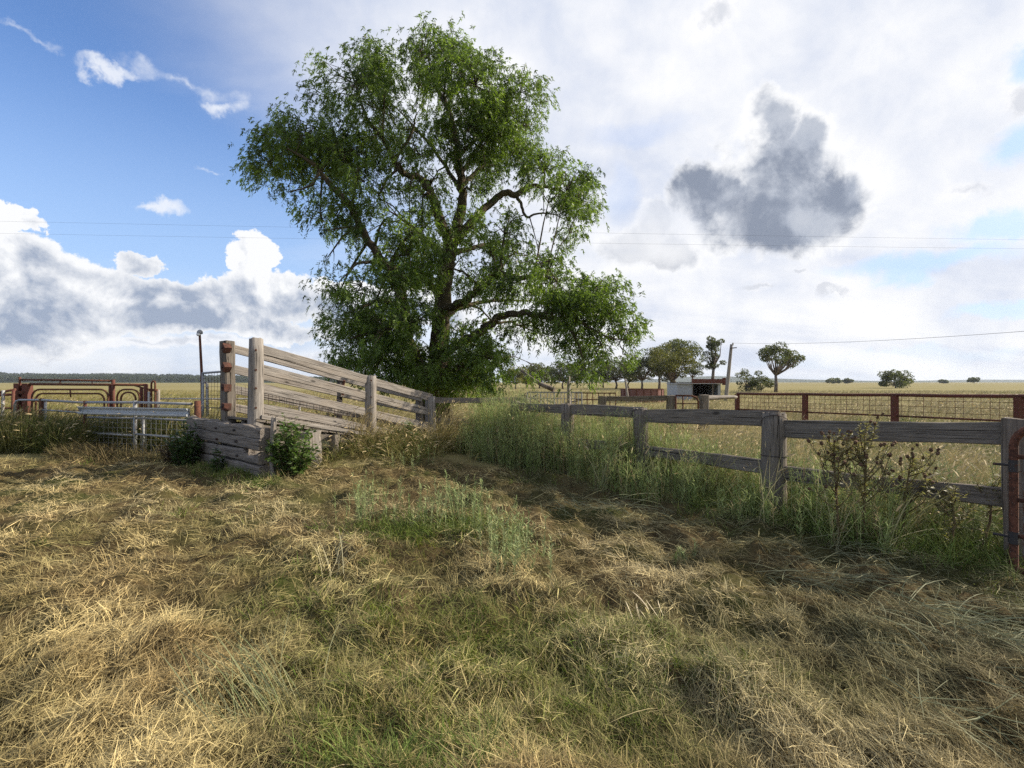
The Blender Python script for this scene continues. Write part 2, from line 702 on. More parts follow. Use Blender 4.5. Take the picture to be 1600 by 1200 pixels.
M_WOOD = wood('weathered timber', (0.12, 0.105, 0.095), (0.42, 0.385, 0.345), (0.32, 0.265, 0.21))
M_WOOD_D = wood('grey old timber', (0.08, 0.068, 0.058), (0.29, 0.255, 0.215), (0.22, 0.175, 0.13))
M_WOOD_G = wood('split slab timber', (0.09, 0.078, 0.068), (0.32, 0.285, 0.25), (0.24, 0.195, 0.15))


def metal(name, paint, rust, amount, rough=0.6, metallic=0.0, scale=14):
    m = Mt(name, rough, 0.35)
    n1 = m.noise(m.coord('Object', (1, 1, 1), True), scale, 7, 0.7)
    n2 = m.noise(m.coord('Object', (1, 1, 1), True), scale * 4, 4, 0.6)
    f = m.ramp(m.math('ADD', n1, m.math('MULTIPLY', m.math('SUBTRACT', n2, 0.5), 0.35)), [(amount - 0.06, (0, 0, 0)), (amount + 0.06, (1, 1, 1))])
    r = m.mix(n2, rust, tuple(x * 0.45 for x in rust))
    p = m.mix(n2, tuple(x * 0.8 for x in paint), paint)
    m.col(m.mix(f, p, r))
    m.put(m.b.inputs['Roughness'], m.ramp(f, [(0, (rough,) * 3), (1, (0.92,) * 3)]))
    m.b.inputs['Metallic'].default_value = metallic
    m.bump(n1, 0.25, 0.004)
    return m.m


M_RED = metal('rusty red paint', (0.135, 0.032, 0.027), (0.15, 0.07, 0.042), 0.50)
M_RUST = metal('rust', (0.165, 0.065, 0.038), (0.10, 0.045, 0.03), 0.5, 0.85)
M_GALV = metal('galvanised steel', (0.34, 0.35, 0.36), (0.26, 0.14, 0.085), 0.63, 0.5, 0.25)
M_WHITE = metal('chalky white paint', (0.50, 0.51, 0.50), (0.28, 0.14, 0.08), 0.56, 0.6)
M_WIRE = metal('dull wire', (0.16, 0.14, 0.13), (0.15, 0.07, 0.04), 0.5, 0.7)
M_STRAP = metal('old rust', (0.12, 0.048, 0.032), (0.07, 0.035, 0.026), 0.5, 0.85)
M_SHEET = metal('pale zinc sheet', (0.58, 0.60, 0.61), (0.36, 0.30, 0.25), 0.70, 0.45)
M_DARK = metal('dark iron', (0.05, 0.045, 0.045), (0.12, 0.05, 0.03), 0.6, 0.7)


def straw(name, base, tip, tr=0.25, spread=0.35, inst=True):
    """blades: colour from the tint of the tuft, each blade a little lighter or darker"""
    m = Mt(name, 0.75, 0.2)
    sh = m.attr('shade').outputs['Fac']
    hh = m.attr('along').outputs['Fac']
    c0 = m.mix(hh, base, tip)
    if inst:
        t = m.attr('tint', 'INSTANCER').outputs['Color']
        c0 = m.mix(1.0, c0, t, 'MULTIPLY')
    c0 = m.mix(1.0, c0, m.ramp(sh, [(0, (1 - spread,) * 3), (1, (1 + spread,) * 3)]), 'MULTIPLY')
    m.col(c0)
    m.translucent(c0, tr)
    return m.m


M_BLADE = straw('grass blade', (1.0, 1.0, 1.0), (1.0, 1.0, 1.0), 0.28, 0.4)
M_HAY = Mt('hay blade', 0.75, 0.2)
_c = M_HAY.attr('hue').outputs['Color']
M_HAY.col(_c)
M_HAY.translucent(_c, 0.20)
M_HAY = M_HAY.m


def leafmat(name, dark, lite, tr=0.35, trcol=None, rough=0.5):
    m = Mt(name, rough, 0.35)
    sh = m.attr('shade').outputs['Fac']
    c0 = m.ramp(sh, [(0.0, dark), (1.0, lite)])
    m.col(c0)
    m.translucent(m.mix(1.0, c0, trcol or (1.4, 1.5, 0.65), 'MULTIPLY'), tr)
    return m.m


M_BARK = Mt('bark', 0.95, 0.05)
_b1 = M_BARK.noise(M_BARK.coord('Object', (6, 6, 1.6)), 2.5, 8, 0.7, 0.5)
_b2 = M_BARK.noise(M_BARK.coord('Object', (1, 1, 1)), 1.1, 3, 0.6)
M_BARK.col(M_BARK.mix(_b2, M_BARK.ramp(_b1, [(0.3, (0.035, 0.028, 0.022)), (0.7, (0.13, 0.105, 0.08))]), (0.10, 0.085, 0.05)))
M_BARK.bump(_b1, 0.9, 0.05)
M_BARK = M_BARK.m
M_GUMBARK = Mt('gum bark', 0.9, 0.1)
M_GUMBARK.col(M_GUMBARK.ramp(M_GUMBARK.noise(M_GUMBARK.coord('Object'), 2.5, 5, 0.6), [(0.3, (0.07, 0.055, 0.045)), (0.7, (0.24, 0.20, 0.165))]))
M_GUMBARK = M_GUMBARK.m


# ------------------------------------------------------------------ ground
FA = Vector((4.40, 4.50, 0))              # near fence, gate end
FB = Vector((0.06, 10.40, 0))             # near fence, far end
FD = (FB - FA).normalized()
FN = Vector((-FD.y, FD.x, 0))             # towards the mown side
if FN.x > 0:
    FN = -FN


def fence_side(x, y):
    """distance from the near fence line, positive on the mown side; and the way along it"""
    rx = np.asarray(x) - FA.x
    ry = np.asarray(y) - FA.y
    return rx * FN.x + ry * FN.y, rx * FD.x + ry * FD.y


def mown(x, y):
    """1 on the mown ground in front, 0 in the paddock and yards"""
    x = np.asarray(x, float)
    y = np.asarray(y, float)
    s, t = fence_side(x, y)
    m1 = sstep(s, 0.15, 0.75)
    back = 9.6 + 1.3 * sstep(-x, 3.5, 9) + 0.35 * (vn(x * 0.8, y * 0.1, 4) - 0.5) + 0.9 * sstep(x, -3.4, -2.0) * (1 - sstep(x, -1.6, 0.2))
    m2 = 1 - sstep(y - back, -0.5, 0.3)
    return m1 * m2


FLOW = math.atan2(FD.y, FD.x)


def flow(x, y):
    return FLOW + 1.5 * (fbm(x * 0.33, y * 0.33, 8, 3) - 0.5) * 2 + 0.25


def swathe(x, y):
    s, t = fence_side(x, y)
    wob = 1.1 * (fbm(np.asarray(x) * 0.45, np.asarray(y) * 0.45, 21, 3) - 0.5)
    return np.sin((s + wob) * 2 * math.pi / 1.15) * 0.5 + 0.5


def hgt(x, y):
    x = np.asarray(x, float)
    y = np.asarray(y, float)
    m = mown(x, y)
    near = 1 - sstep(y, 11, 20)
    # swaths: ridges that run roughly along the fence, broken into heaps
    swath = swathe(x, y)
    heaps = fbm(x * 1.5, y * 1.5, 3, 3)
    lump = (fbm(x * 2.6, y * 2.6, 31, 4) - 0.5)
    fine = (fbm(x * 7.0, y * 7.0, 41, 3) - 0.5)
    mound = np.clip(fbm(x * 1.9, y * 1.9, 35, 3) - 0.50, 0, 1)
    z = m * near * (0.10 * swath * heaps * 1.2 + 0.10 * lump + 0.18 * mound + 0.20 * (fbm(x * 4.8, y * 4.8, 37, 3) - 0.5) + 0.12 * fine - 0.07)
    z = z + near * (1 - m) * 0.08 * lump
    # earth banked up beside the loading ramp
    rx = x + 2.9
    ry = y - 11.0
    z = z + 0.28 * np.exp(-((rx / 1.5) ** 2 + (ry / 1.0) ** 2))
    # the paddock swells gently
    z = z + 0.35 * (fbm(x * 0.02, y * 0.02, 51, 2) - 0.5) * sstep(y, 25, 90)
    return z


def axis(lo, a, b, hi, fine, g=1.13):
    mid = list(np.arange(a, b, fine))
    st = fine
    x = b
    while x < hi:
        mid.append(x)
        st *= g
        x += st
    mid.append(hi)
    st = fine
    x = a
    left = []
    while x > lo:
        st *= g
        x -= st
        left.append(max(x, lo))
    return np.array(left[::-1] + mid)


gx = axis(-6000, -10.5, 7.0, 6000, 0.065)
gy = axis(-400, 1.2, 11.5, 6500, 0.065, 1.16)
GX, GY = np.meshgrid(gx, gy)
GZ = hgt(GX, GY)
nx, ny = len(gx), len(gy)
ii, jj = np.meshgrid(np.arange(nx - 1), np.arange(ny - 1))
q0 = (jj * nx + ii).ravel()
gq = np.stack([q0, q0 + 1, q0 + nx + 1, q0 + nx], 1)
gv = np.stack([GX.ravel(), GY.ravel(), GZ.ravel()], 1)

M_GROUND = Mt('paddock ground', 0.95, 0.05)
_p = M_GROUND.coord('Object')
_mw = M_GROUND.attr('mown').outputs['Fac']
_n1 = M_GROUND.noise(_p, 9.0, 8, 0.7)
_n2 = M_GROUND.noise(_p, 0.9, 4, 0.6)
_n3 = M_GROUND.noise(M_GROUND.coord('Object', (0.02, 0.075, 0.1)), 1.0, 6, 0.65, 0.4)
_n4 = M_GROUND.noise(M_GROUND.coord('Object', (0.3, 0.9, 1)), 1.6, 6, 0.7)
_th = M_GROUND.ramp(_n1, [(0.3, (0.04, 0.03, 0.016)), (0.7, (0.13, 0.095, 0.045))])
_th = M_GROUND.mix(M_GROUND.ramp(_n2, [(0.45, (0, 0, 0)), (0.65, (1, 1, 1))]), _th, (0.05, 0.055, 0.018))
_fld = M_GROUND.ramp(_n3, [(0.3, (0.19, 0.17, 0.07)), (0.5, (0.28, 0.235, 0.11)), (0.72, (0.34, 0.275, 0.15))])
_fld = M_GROUND.mix(M_GROUND.ramp(_n4, [(0.35, (0.5, 0.5, 0.5)), (0.65, (0, 0, 0))]), _fld, (0.15, 0.145, 0.05))
M_GROUND.col(M_GROUND.mix(_mw, _fld, _th))
M_GROUND.bump(_n1, 0.6, 0.03)
gm = mesh_np('ground', gv, gq, None, [M_GROUND.m], True, {'mown': mown(GX, GY).ravel() * (GY.ravel() > -20)})
ground = obj('ground', gm)
ground['kind'] = 'structure'
ground['label'] = 'mown hay ground in front running into golden paddocks'


# ------------------------------------------------------------------ scattering of what nobody could count
def ribbon_tuft(n, rng, length, width, pitch, spread, rad, curl=0.5, segs=3, heading=None, hspread=3.14, droop=0.3):
    """n narrow bent blades; pitch in degrees above the ground (lo, hi); returns verts, quads, shade, along"""
    L = rng.uniform(*length, n)
    wd = rng.uniform(*width, n)
    a = rng.uniform(0, 2 * math.pi, n) if heading is None else heading + rng.normal(0, hspread, n)
    pt = np.radians(rng.uniform(*pitch, n))
    r = rad * np.sqrt(rng.random(n))
    ra = rng.uniform(0, 2 * math.pi, n)
    base = np.stack([r * np.cos(ra), r * np.sin(ra), rng.uniform(-0.01, spread, n)], 1)
    bend = rng.normal(0, curl, n)
    P = [base]
    cur = base.copy()
    tw = rng.uniform(-0.9, 0.9, n)
    verts = []
    side0 = None
    for k in range(segs + 1):
        t = k / segs
        aa = a + bend * t
        pp = pt - droop * t * np.abs(rng.normal(1, 0.3, n))
        d = np.stack([np.cos(aa) * np.cos(pp), np.sin(aa) * np.cos(pp), np.sin(pp)], 1)
        if k:
            cur = cur + d * (L / segs)[:, None]
        sd = np.stack([-np.sin(aa), np.cos(aa), np.zeros(n)], 1)
        upv = np.cross(d, sd)
        sd = sd * np.cos(tw)[:, None] + upv * np.sin(tw)[:, None]
        wk = wd * (1.0 if k < segs else 0.25) * (0.75 if k == 0 else 1)
        verts.append(cur - sd * (wk / 2)[:, None])
        verts.append(cur + sd * (wk / 2)[:, None])
    V = np.stack(verts, 1)                      # n, 2*(segs+1), 3
    m = 2 * (segs + 1)
    off = (np.arange(n) * m)[:, None]
    q = []
    for k in range(segs):
        q.append(np.concatenate([off + 2 * k, off + 2 * k + 1, off + 2 * k + 3, off + 2 * k + 2], 1))
    Q = np.concatenate(q, 0)
    sh = np.repeat(rng.random(n), m)
    al = np.tile(np.repeat(np.linspace(0, 1, segs + 1), 2), n)
    return V.reshape(-1, 3), Q, sh, al


def join(parts):
    v, q, s, a = [], [], [], []
    o = 0
    for (V, Q, S, A) in parts:
        v.append(V)
        q.append(Q + o)
        s.append(S)
        a.append(A)
        o += len(V)
    return np.concatenate(v), np.concatenate(q), np.concatenate(s), np.concatenate(a)


def diamonds(base, d, side, L, wd, shade):
    """leaf-sized faces: base point, direction, side vector, length, width"""
    n = len(base)
    tip = base + d * L[:, None]
    mid = base + d * (L * 0.45)[:, None]
    V = np.stack([base, mid + side * (wd / 2)[:, None], tip, mid - side * (wd / 2)[:, None]], 1).reshape(-1, 3)
    Q = (np.arange(n) * 4)[:, None] + np.arange(4)[None, :]
    return V, Q, np.repeat(shade, 4), np.tile([0, 0.5, 1, 0.5], n)


def unit(v):
    return v / np.maximum(np.linalg.norm(v, axis=-1, keepdims=True), 1e-9)


def scatter(name, label, cat, protos, pts, rot, scl, tint, mat):
    """one uncountable mass: points carrying turn, size and tint; geometry nodes set a tuft on each"""
    n = len(pts)
    me = bpy.data.meshes.new(name)
    me.vertices.add(n)
    me.vertices.foreach_set('co', np.asarray(pts, np.float32).ravel())
    a = me.attributes.new('turn', 'FLOAT_VECTOR', 'POINT')
    a.data.foreach_set('vector', np.asarray(rot, np.float32).ravel())
    a = me.attributes.new('size', 'FLOAT_VECTOR', 'POINT')
    scl = np.asarray(scl, np.float32)
    if scl.ndim == 1:
        scl = np.stack([scl] * 3, 1)
    a.data.foreach_set('vector', scl.ravel())
    a = me.attributes.new('tint', 'FLOAT_COLOR', 'POINT')
    t4 = np.ones((n, 4), np.float32)
    t4[:, :3] = tint
    a.data.foreach_set('color', t4.ravel())
    me.materials.append(mat)
    o = obj(name, me)
    o['kind'] = 'stuff'
    o['label'] = label
    o['category'] = cat
    ng = bpy.data.node_groups.new(name, 'GeometryNodeTree')
    ng.interface.new_socket('Geometry', in_out='INPUT', socket_type='NodeSocketGeometry')
    ng.interface.new_socket('Geometry', in_out='OUTPUT', socket_type='NodeSocketGeometry')
    gi = ng.nodes.new('NodeGroupInput')
    go = ng.nodes.new('NodeGroupOutput')
    ip = ng.nodes.new('GeometryNodeInstanceOnPoints')
    jn = ng.nodes.new('GeometryNodeJoinGeometry')
    for k, (V, Q, S, A) in enumerate(protos):
        pm = mesh_np(name + '_tuft', V, Q, None, [mat], False, {'shade': S, 'along': A})
        po = bpy.data.objects.new(name + '_tuft', pm)
        oi = ng.nodes.new('GeometryNodeObjectInfo')
        oi.inputs['Object'].default_value = po
        gt = ng.nodes.new('GeometryNodeGeometryToInstance')
        ng.links.new(oi.outputs['Geometry'], gt.inputs[0])
        ng.links.new(gt.outputs[0], jn.inputs[0])
    ng.links.new(gi.outputs[0], ip.inputs['Points'])
    ng.links.new(jn.outputs[0], ip.inputs['Instance'])
    ip.inputs['Pick Instance'].default_value = True
    rv = ng.nodes.new('FunctionNodeRandomValue')
    rv.data_type = 'INT'
    rv.inputs[4].default_value = 0
    rv.inputs[5].default_value = len(protos) - 1
    ng.links.new([s for s in rv.outputs if s.enabled][0], ip.inputs['Instance Index'])
    for nm, key in (('turn', 'Rotation'), ('size', 'Scale')):
        na = ng.nodes.new('GeometryNodeInputNamedAttribute')
        na.data_type = 'FLOAT_VECTOR'
        na.inputs['Name'].default_value = nm
        ng.links.new([s for s in na.outputs if s.enabled and s.name == 'Attribute'][0], ip.inputs[key])
    ng.links.new(ip.outputs[0], go.inputs[0])
    md = o.modifiers.new('scatter', 'NODES')
    md.node_group = ng
    return o


def tilt_to_ground(x, y, yaw, f=0.6):
    e = 0.12
    sx = (hgt(x + e, y) - hgt(x - e, y)) / (2 * e) * f
    sy = (hgt(x, y + e) - hgt(x, y - e)) / (2 * e) * f
    # tilt expressed in the turned frame
    cx = np.cos(yaw)
    sn = np.sin(yaw)
    px = sx * cx + sy * sn
    py = -sx * sn + sy * cx
    return np.stack([np.arctan(py), -np.arctan(px), yaw], 1)


def in_view(x, y, margin=1.08):
    return (np.abs(x) < y * margin + 0.4)


def sample_view(n, y0, y1, rng, power=1.0, margin=1.08):
    """points on the ground in front of the camera, thinning with distance"""
    u = rng.random(n)
    if power == 1.0:
        y = y0 * (y1 / y0) ** u
    else:
        y = (y0 ** (1 - power + 0) + u * (y1 ** (1 - power) - y0 ** (1 - power))) ** (1 / (1 - power))
    x = (rng.random(n) * 2 - 1) * (y * margin + 0.8)
    return x, y


def blob(x, y, cx, cy, rx, ry, ang=0.0):
    dx_ = x - cx
    dy_ = y - cy
    c_, s_ = math.cos(ang), math.sin(ang)
    u = (dx_ * c_ + dy_ * s_) / rx
    v = (-dx_ * s_ + dy_ * c_) / ry
    return np.exp(-(u * u + v * v))


def greenness(x, y):
    g = 0.9 * blob(x, y, -0.75, 5.4, 1.1, 0.5) + 0.8 * blob(x, y, -0.9, 3.45, 1.3, 0.5, -0.3) + 0.9 * blob(x, y, -0.45, 2.25, 0.55, 0.32)
    g += 0.65 * blob(x, y, 0.6, 3.0, 0.6, 0.35) + 0.7 * blob(x, y, 0.5, 2.25, 0.4, 0.3) + 0.5 * blob(x, y, -3.9, 6.2, 0.8, 0.4)
    g += 0.8 * blob(x, y, -4.6, 8.4, 1.6, 0.35, -0.5) + 0.5 * blob(x, y, -2.2, 4.5, 0.7, 0.4) + 0.5 * blob(x, y, 1.3, 4.7, 0.9, 0.3, -0.9)
    s, t = fence_side(x, y)
    g += 0.55 * (1 - sstep(s, 0.5, 1.4)) * (s > -0.5)
    g += 0.6 * blob(x, y, 0.1, 3.4, 1.6, 0.5, -0.4) + 0.5 * blob(x, y, -0.2, 2.6, 1.2, 0.4, 0.2) + 0.45 * blob(x, y, 1.6, 2.6, 0.8, 0.4)
    g += 1.1 * (fbm(x * 0.9, y * 0.9, 61, 3) - 0.50)
    g += 0.35 * blob(x, y, -9.0, 10.3, 3.5, 0.7)
    return np.clip(g, 0, 1)


def greyness(x, y):
    """freshly cut weeds, grey green, along the fence and in the heaps at right"""
    s, t = fence_side(x, y)
    g = sstep(s, 0.1, 0.5) * (1 - sstep(s, 1.0, 2.2)) * (1 - sstep(t, 5.2, 7.0))
    g = g + 0.9 * blob(x, y, 2.4, 3.1, 0.7, 0.6)
    return np.clip(g * (0.55 + 0.9 * fbm(x * 1.1, y * 1.1, 71, 3)), 0, 1)


STRAW = np.array([0.47, 0.375, 0.18])
STRAW2 = np.array([0.32, 0.24, 0.11])
PALE = np.array([0.60, 0.50, 0.28])
GREEN = np.array([0.085, 0.130, 0.016])
GREY = np.array([0.20, 0.215, 0.115])

rg = np.random.default_rng(3)


def blades(x, y, z, head, pitch, L, wd, col, rng, segs=3, curl=0.5, droop=0.3, twist=0.9):
    """narrow bent blades rooted at x, y, z; heading and pitch in radians; returns verts, quads, colours"""
    n = len(x)
    bend = rng.normal(0, 1, n) * curl
    tw = rng.uniform(-twist, twist, n)
    dr = droop * np.abs(rng.normal(1, 0.35, n))
    cur = np.stack([x, y, z], 1)
    verts = []
    for k in range(segs + 1):
        t = k / segs
        aa = head + bend * t
        pp = pitch - dr * t
        d = np.stack([np.cos(aa) * np.cos(pp), np.sin(aa) * np.cos(pp), np.sin(pp)], 1)
        if k:
            cur = cur + d * (L / segs)[:, None]
        sd = np.stack([-np.sin(aa), np.cos(aa), np.zeros(n)], 1)
        upv = np.cross(d, sd)
        sd = sd * np.cos(tw)[:, None] + upv * np.sin(tw)[:, None]
        wk = wd * (0.3 if k == segs else (0.8 if k == 0 else 1))
        verts.append(cur - sd * (wk / 2)[:, None])
        verts.append(cur + sd * (wk / 2)[:, None])
    m = 2 * (segs + 1)
    V = np.stack(verts, 1).reshape(-1, 3)
    off = (np.arange(n) * m)[:, None]
    Q = np.concatenate([np.concatenate([off + 2 * k, off + 2 * k + 1, off + 2 * k + 3, off + 2 * k + 2], 1) for k in range(segs)], 0)
    return V, Q, np.repeat(col, m, axis=0)


def mass(name, label, cat, parts, mat):
    o_ = 0
    v, q, c_ = [], [], []
    for (V, Q, C_) in parts:
        v.append(V)
        q.append(Q + o_)
        c_.append(C_)
        o_ += len(V)
    me = mesh_np(name, np.concatenate(v), np.concatenate(q), None, [mat], False, {'hue': np.concatenate(c_)})
    o = obj(name, me)
    o['kind'] = 'stuff'
    o['label'] = label
    o['category'] = cat
    return o


def hay_points(n, y0, y1, rng, power):
    x, y = sample_view(n, y0, y1, rng, power)
    keep = (mown(x, y) > rng.random(n) * 0.9 + 0.05)
    return x[keep], y[keep]


def hay_tint(x, y, rng):
    n = len(x)
    v = fbm(x * 1.7, y * 1.7, 81, 4)
    c_ = STRAW[None] * (1 - sstep(v, 0.42, 0.62))[:, None] + STRAW2[None] * sstep(v, 0.42, 0.62)[:, None]
    sw = swathe(x, y)
    p = (sstep(fbm(x * 0.7, y * 0.7, 91, 3), 0.42, 0.66) * (0.35 + 0.65 * sw))[:, None]
    c_ = c_ * (1 - 0.7 * p) + PALE[None] * 0.7 * p
    c_ = c_ * ((0.86 + 0.42 * sw) * (1.0 + 0.18 * sstep(-x, 0.5, 4.0)))[:, None]  # left side brightened in the colour itself, as sunlit hay
    g = np.clip(greenness(x, y) * (0.02 + 0.68 * rng.random(n)) + 0.22 * (1 - sw) * rng.random(n), 0, 0.9)[:, None]
    c_ = c_ * (1 - g) + (GREEN * 1.3)[None] * g
    k = (greyness(x, y) * (0.35 + 0.6 * rng.random(n)))[:, None]
    c_ = c_ * (1 - k) + GREY[None] * k
    return c_ * (rng.uniform(0.46, 1.24, n) * (1 - 0.22 * sstep(x, 0.4, 2.6)))[:, None]  # shade over the right foreground put into the hay colour


def slope_along(x, y, head, e=0.1):
    return np.arctan((hgt(x + e * np.cos(head), y + e * np.sin(head)) - hgt(x - e * np.cos(head), y - e * np.sin(head))) / (2 * e))


def grown(n_tufts, per, y0, y1, rng, rad, keepf=None):
    """positions of blades grouped in tufts: blade x, y and the tuft each belongs to"""
    x, y = sample_view(n_tufts, y0, y1, rng, 1.0)
    k = keepf(x, y, rng)
    x, y = x[k], y[k]
    n = len(x)
    ti = np.repeat(np.arange(n), per)
    r = rad * (0.7 + 0.09 * y[ti]) * np.sqrt(rng.random(n * per))
    a = rng.uniform(0, 6.283, n * per)
    return x[ti] + r * np.cos(a), y[ti] + r * np.sin(a), ti, x, y


def on_mown(x, y, rng):
    return mown(x, y) > rng.random(len(x)) * 0.9 + 0.05


def wide(y):
    return 0.55 + 0.20 * y          # coarser bunches with distance


parts_h = []
for (y0, y1, nt, sg) in ((1.7, 3.4, 9600, 2), (3.4, 6.2, 4200, 2), (6.2, 12.6, 5200, 1)):
    # matted blades lying with the swath
    x, y, ti, tx, ty = grown(nt, 12, y0, y1, rg, 0.085, on_mown)
    th = flow(tx, ty) + rg.normal(0, 0.5, len(tx)) + (rg.random(len(tx)) < 0.45) * math.pi
    hd = th[ti] + rg.normal(0, 0.42, len(x))
    pt = np.radians(rg.uniform(-8, 20, len(x))) + 0.8 * slope_along(x, y, hd)
    L = rg.uniform(0.035, 0.16, len(x)) * (0.72 + 0.09 * y)
    wd = rg.uniform(0.0014, 0.0032, len(x)) * wide(y) * np.where(rg.random(len(x)) < 0.06, 2.2, 1.0)
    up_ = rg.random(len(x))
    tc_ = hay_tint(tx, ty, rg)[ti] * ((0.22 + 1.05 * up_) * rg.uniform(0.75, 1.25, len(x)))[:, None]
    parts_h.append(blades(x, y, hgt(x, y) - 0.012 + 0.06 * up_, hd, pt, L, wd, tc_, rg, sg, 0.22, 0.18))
    # loose tangle on top
    x, y, ti, tx, ty = grown(int(nt * 0.36), 11, y0, y1, rg, 0.14, on_mown)
    hd = flow(x, y) + rg.normal(0, 1.3, len(x))
    pt = np.radians(rg.uniform(-8, 48, len(x)))
    L = rg.uniform(0.04, 0.17, len(x)) * (0.75 + 0.07 * y)
    wd = rg.uniform(0.0015, 0.003, len(x)) * wide(y)
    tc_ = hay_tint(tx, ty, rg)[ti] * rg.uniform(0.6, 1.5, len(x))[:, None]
    parts_h.append(blades(x, y, hgt(x, y) + rg.uniform(0.0, 0.06, len(x)), hd, pt, L, wd, tc_, rg, sg, 0.4, 0.4))
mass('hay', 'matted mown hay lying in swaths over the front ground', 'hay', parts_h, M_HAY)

parts_s = []
for (y0, y1, nt, sg) in ((1.7, 3.4, 2500, 2), (3.4, 6.2, 1300, 2), (6.2, 12.0, 1500, 1)):
    x, y, ti, tx, ty = grown(nt, 20, y0, y1, rg, 0.05, lambda a, b, r_: on_mown(a, b, r_) & (fbm(a * 1.2, b * 1.2, 101, 3) > 0.46))
    hd = (flow(tx, ty) + rg.normal(0, 0.5, len(tx)))[ti] + rg.normal(0, 0.8, len(x))
    pt = np.radians(rg.uniform(28, 82, len(x)))
    L = rg.uniform(0.05, 0.15, len(x)) * (0.85 + 0.05 * y) * rg.uniform(0.5, 1.25, len(tx))[ti]
    wd = rg.uniform(0.0016, 0.0032, len(x)) * wide(y)
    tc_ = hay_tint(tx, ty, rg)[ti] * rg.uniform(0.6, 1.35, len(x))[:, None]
    parts_s.append(blades(x, y, hgt(x, y) - 0.005, hd, pt, L, wd, tc_, rg, sg, 0.25, 0.45))
mass('stubble', 'dry tufts of cut stubble standing up through the hay', 'stubble', parts_s, M_HAY)

parts_g = []
for (y0, y1, nt, sg) in ((1.7, 3.4, 5200, 2), (3.4, 11.5, 5200, 2)):
    x, y, ti, tx, ty = grown(nt, 16, y0, y1, rg, 0.06, lambda a, b, r_: (greenness(a, b) * np.maximum(mown(a, b), 0.5) > 0.30 + 0.95 * r_.random(len(a))) & (fence_side(a, b)[0] > -0.1))
    hd = rg.uniform(0, 6.283, len(x))
    pt = np.radians(rg.uniform(30, 88, len(x)))
    L = rg.uniform(0.04, 0.12, len(x)) * (0.85 + 0.07 * y) * rg.uniform(0.5, 1.25, len(tx))[ti]
    wd = rg.uniform(0.0016, 0.0032, len(x)) * wide(y)
    tg = np.array([0.105, 0.170, 0.022])[None] * rg.uniform(0.55, 1.4, len(x))[:, None] + np.array([0.09, 0.04, 0.0])[None] * (rg.random(len(tx))[ti] ** 2)[:, None]
    parts_g.append(blades(x, y, hgt(x, y), hd, pt, L, wd, tg, rg, sg, 0.35, 0.5))
mass('grass', 'short green grass growing in patches through the mown hay', 'grass', parts_g, M_HAY)


# ------------------------------------------------------------------ loading ramp
rd = random.Random(21)
P0 = Vector((-4.60, 9.20, 0))
RW = Vector((-0.778, 0.629, 0))            # across the ramp, near side to far side
RDIR = Vector((0.629, 0.778, 0))           # down the ramp


def ramp_pt(s, t, z):
    p = P0 + RW * s + RDIR * t
    return Vector((p.x, p.y, z))


ramp = thing('loading_ramp', 'weathered timber cattle loading ramp with sloping side rails beside the big tree', 'loading ramp', ramp_pt(0.6, 2.0, 0))
# retaining wall of four heavy slabs at the truck end
zc = [0.10, 0.315, 0.535, 0.755]
for k, z in enumerate(zc):
    s0 = -0.72 + rd.uniform(-0.05, 0.03)
    s1 = 2.35 + rd.uniform(-0.1, 0.15)
    hh = 0.205 if k < 3 else 0.20
    sl_ = plank('wall_slab', ramp_pt(s0, -0.22 + 0.012 * k, z), ramp_pt(s1, -0.20, z + 0.02), hh, 0.17, M_WOOD_G, ramp, rd, rag=0.012 if k < 3 else 0.035, segs=14, warp=0.012, cham=0.025)
    if k == 1:
        # this slab has rotted through near the corner
        x0 = min(v_.co.x for v_ in sl_.data.vertices)
        for v_ in sl_.data.vertices:
            if x0 + 0.12 < v_.co.x < x0 + 0.60 and v_.co.z > 0:
                v_.co.z -= 0.10
    for sb in (0.15, 0.95, 1.9):
        b = Build()
        pc_ = ramp_pt(sb + rd.uniform(-0.08, 0.08), -0.295, z + rd.uniform(-0.03, 0.03))
        b.tube([pc_ - RDIR * 0.018, pc_ + RDIR * 0.03], 0.022, 8)
        b.build('bolt', M_DARK, sl_)
plank('wall_slab', ramp_pt(-0.74, -0.05, 0.50), ramp_pt(-0.74, 0.55, 0.46), 0.24, 0.12, M_WOOD_G, ramp, rd, rag=0.02, cham=0.02)
log('corner_post', ramp_pt(-0.78, -0.06, -0.1), ramp_pt(-0.76, -0.05, 0.98), 0.055, 0.042, M_WOOD, ramp, rd, lump=0.16, topcut=0.05)
# posts: near side, far side
for (s, t, top, r0, r1) in ((0, 0, 2.385, 0.135, 0.118), (0, 2.455, 1.735, 0.135, 0.122), (0, 4.19, 1.245, 0.13, 0.125)):
    log('post', ramp_pt(s, t, -0.15), ramp_pt(s + 0.01, t - 0.01, top), r0, r1, M_WOOD, ramp, rd)
plank('post', ramp_pt(1.14, 0.0, -0.15), ramp_pt(1.16, -0.02, 2.39), 0.26, 0.20, M_WOOD_D, ramp, rd, rag=0.03, warp=0.02, segs=12, cham=0.03, up=RW)
for (s, t, top, r0) in ((1.16, 2.41, 1.64, 0.07), (1.16, 4.81, 1.18, 0.10)):
    log('post', ramp_pt(s, t, -0.15), ramp_pt(s, t, top), r0, r0 * 0.92, M_WOOD_D, ramp, rd)
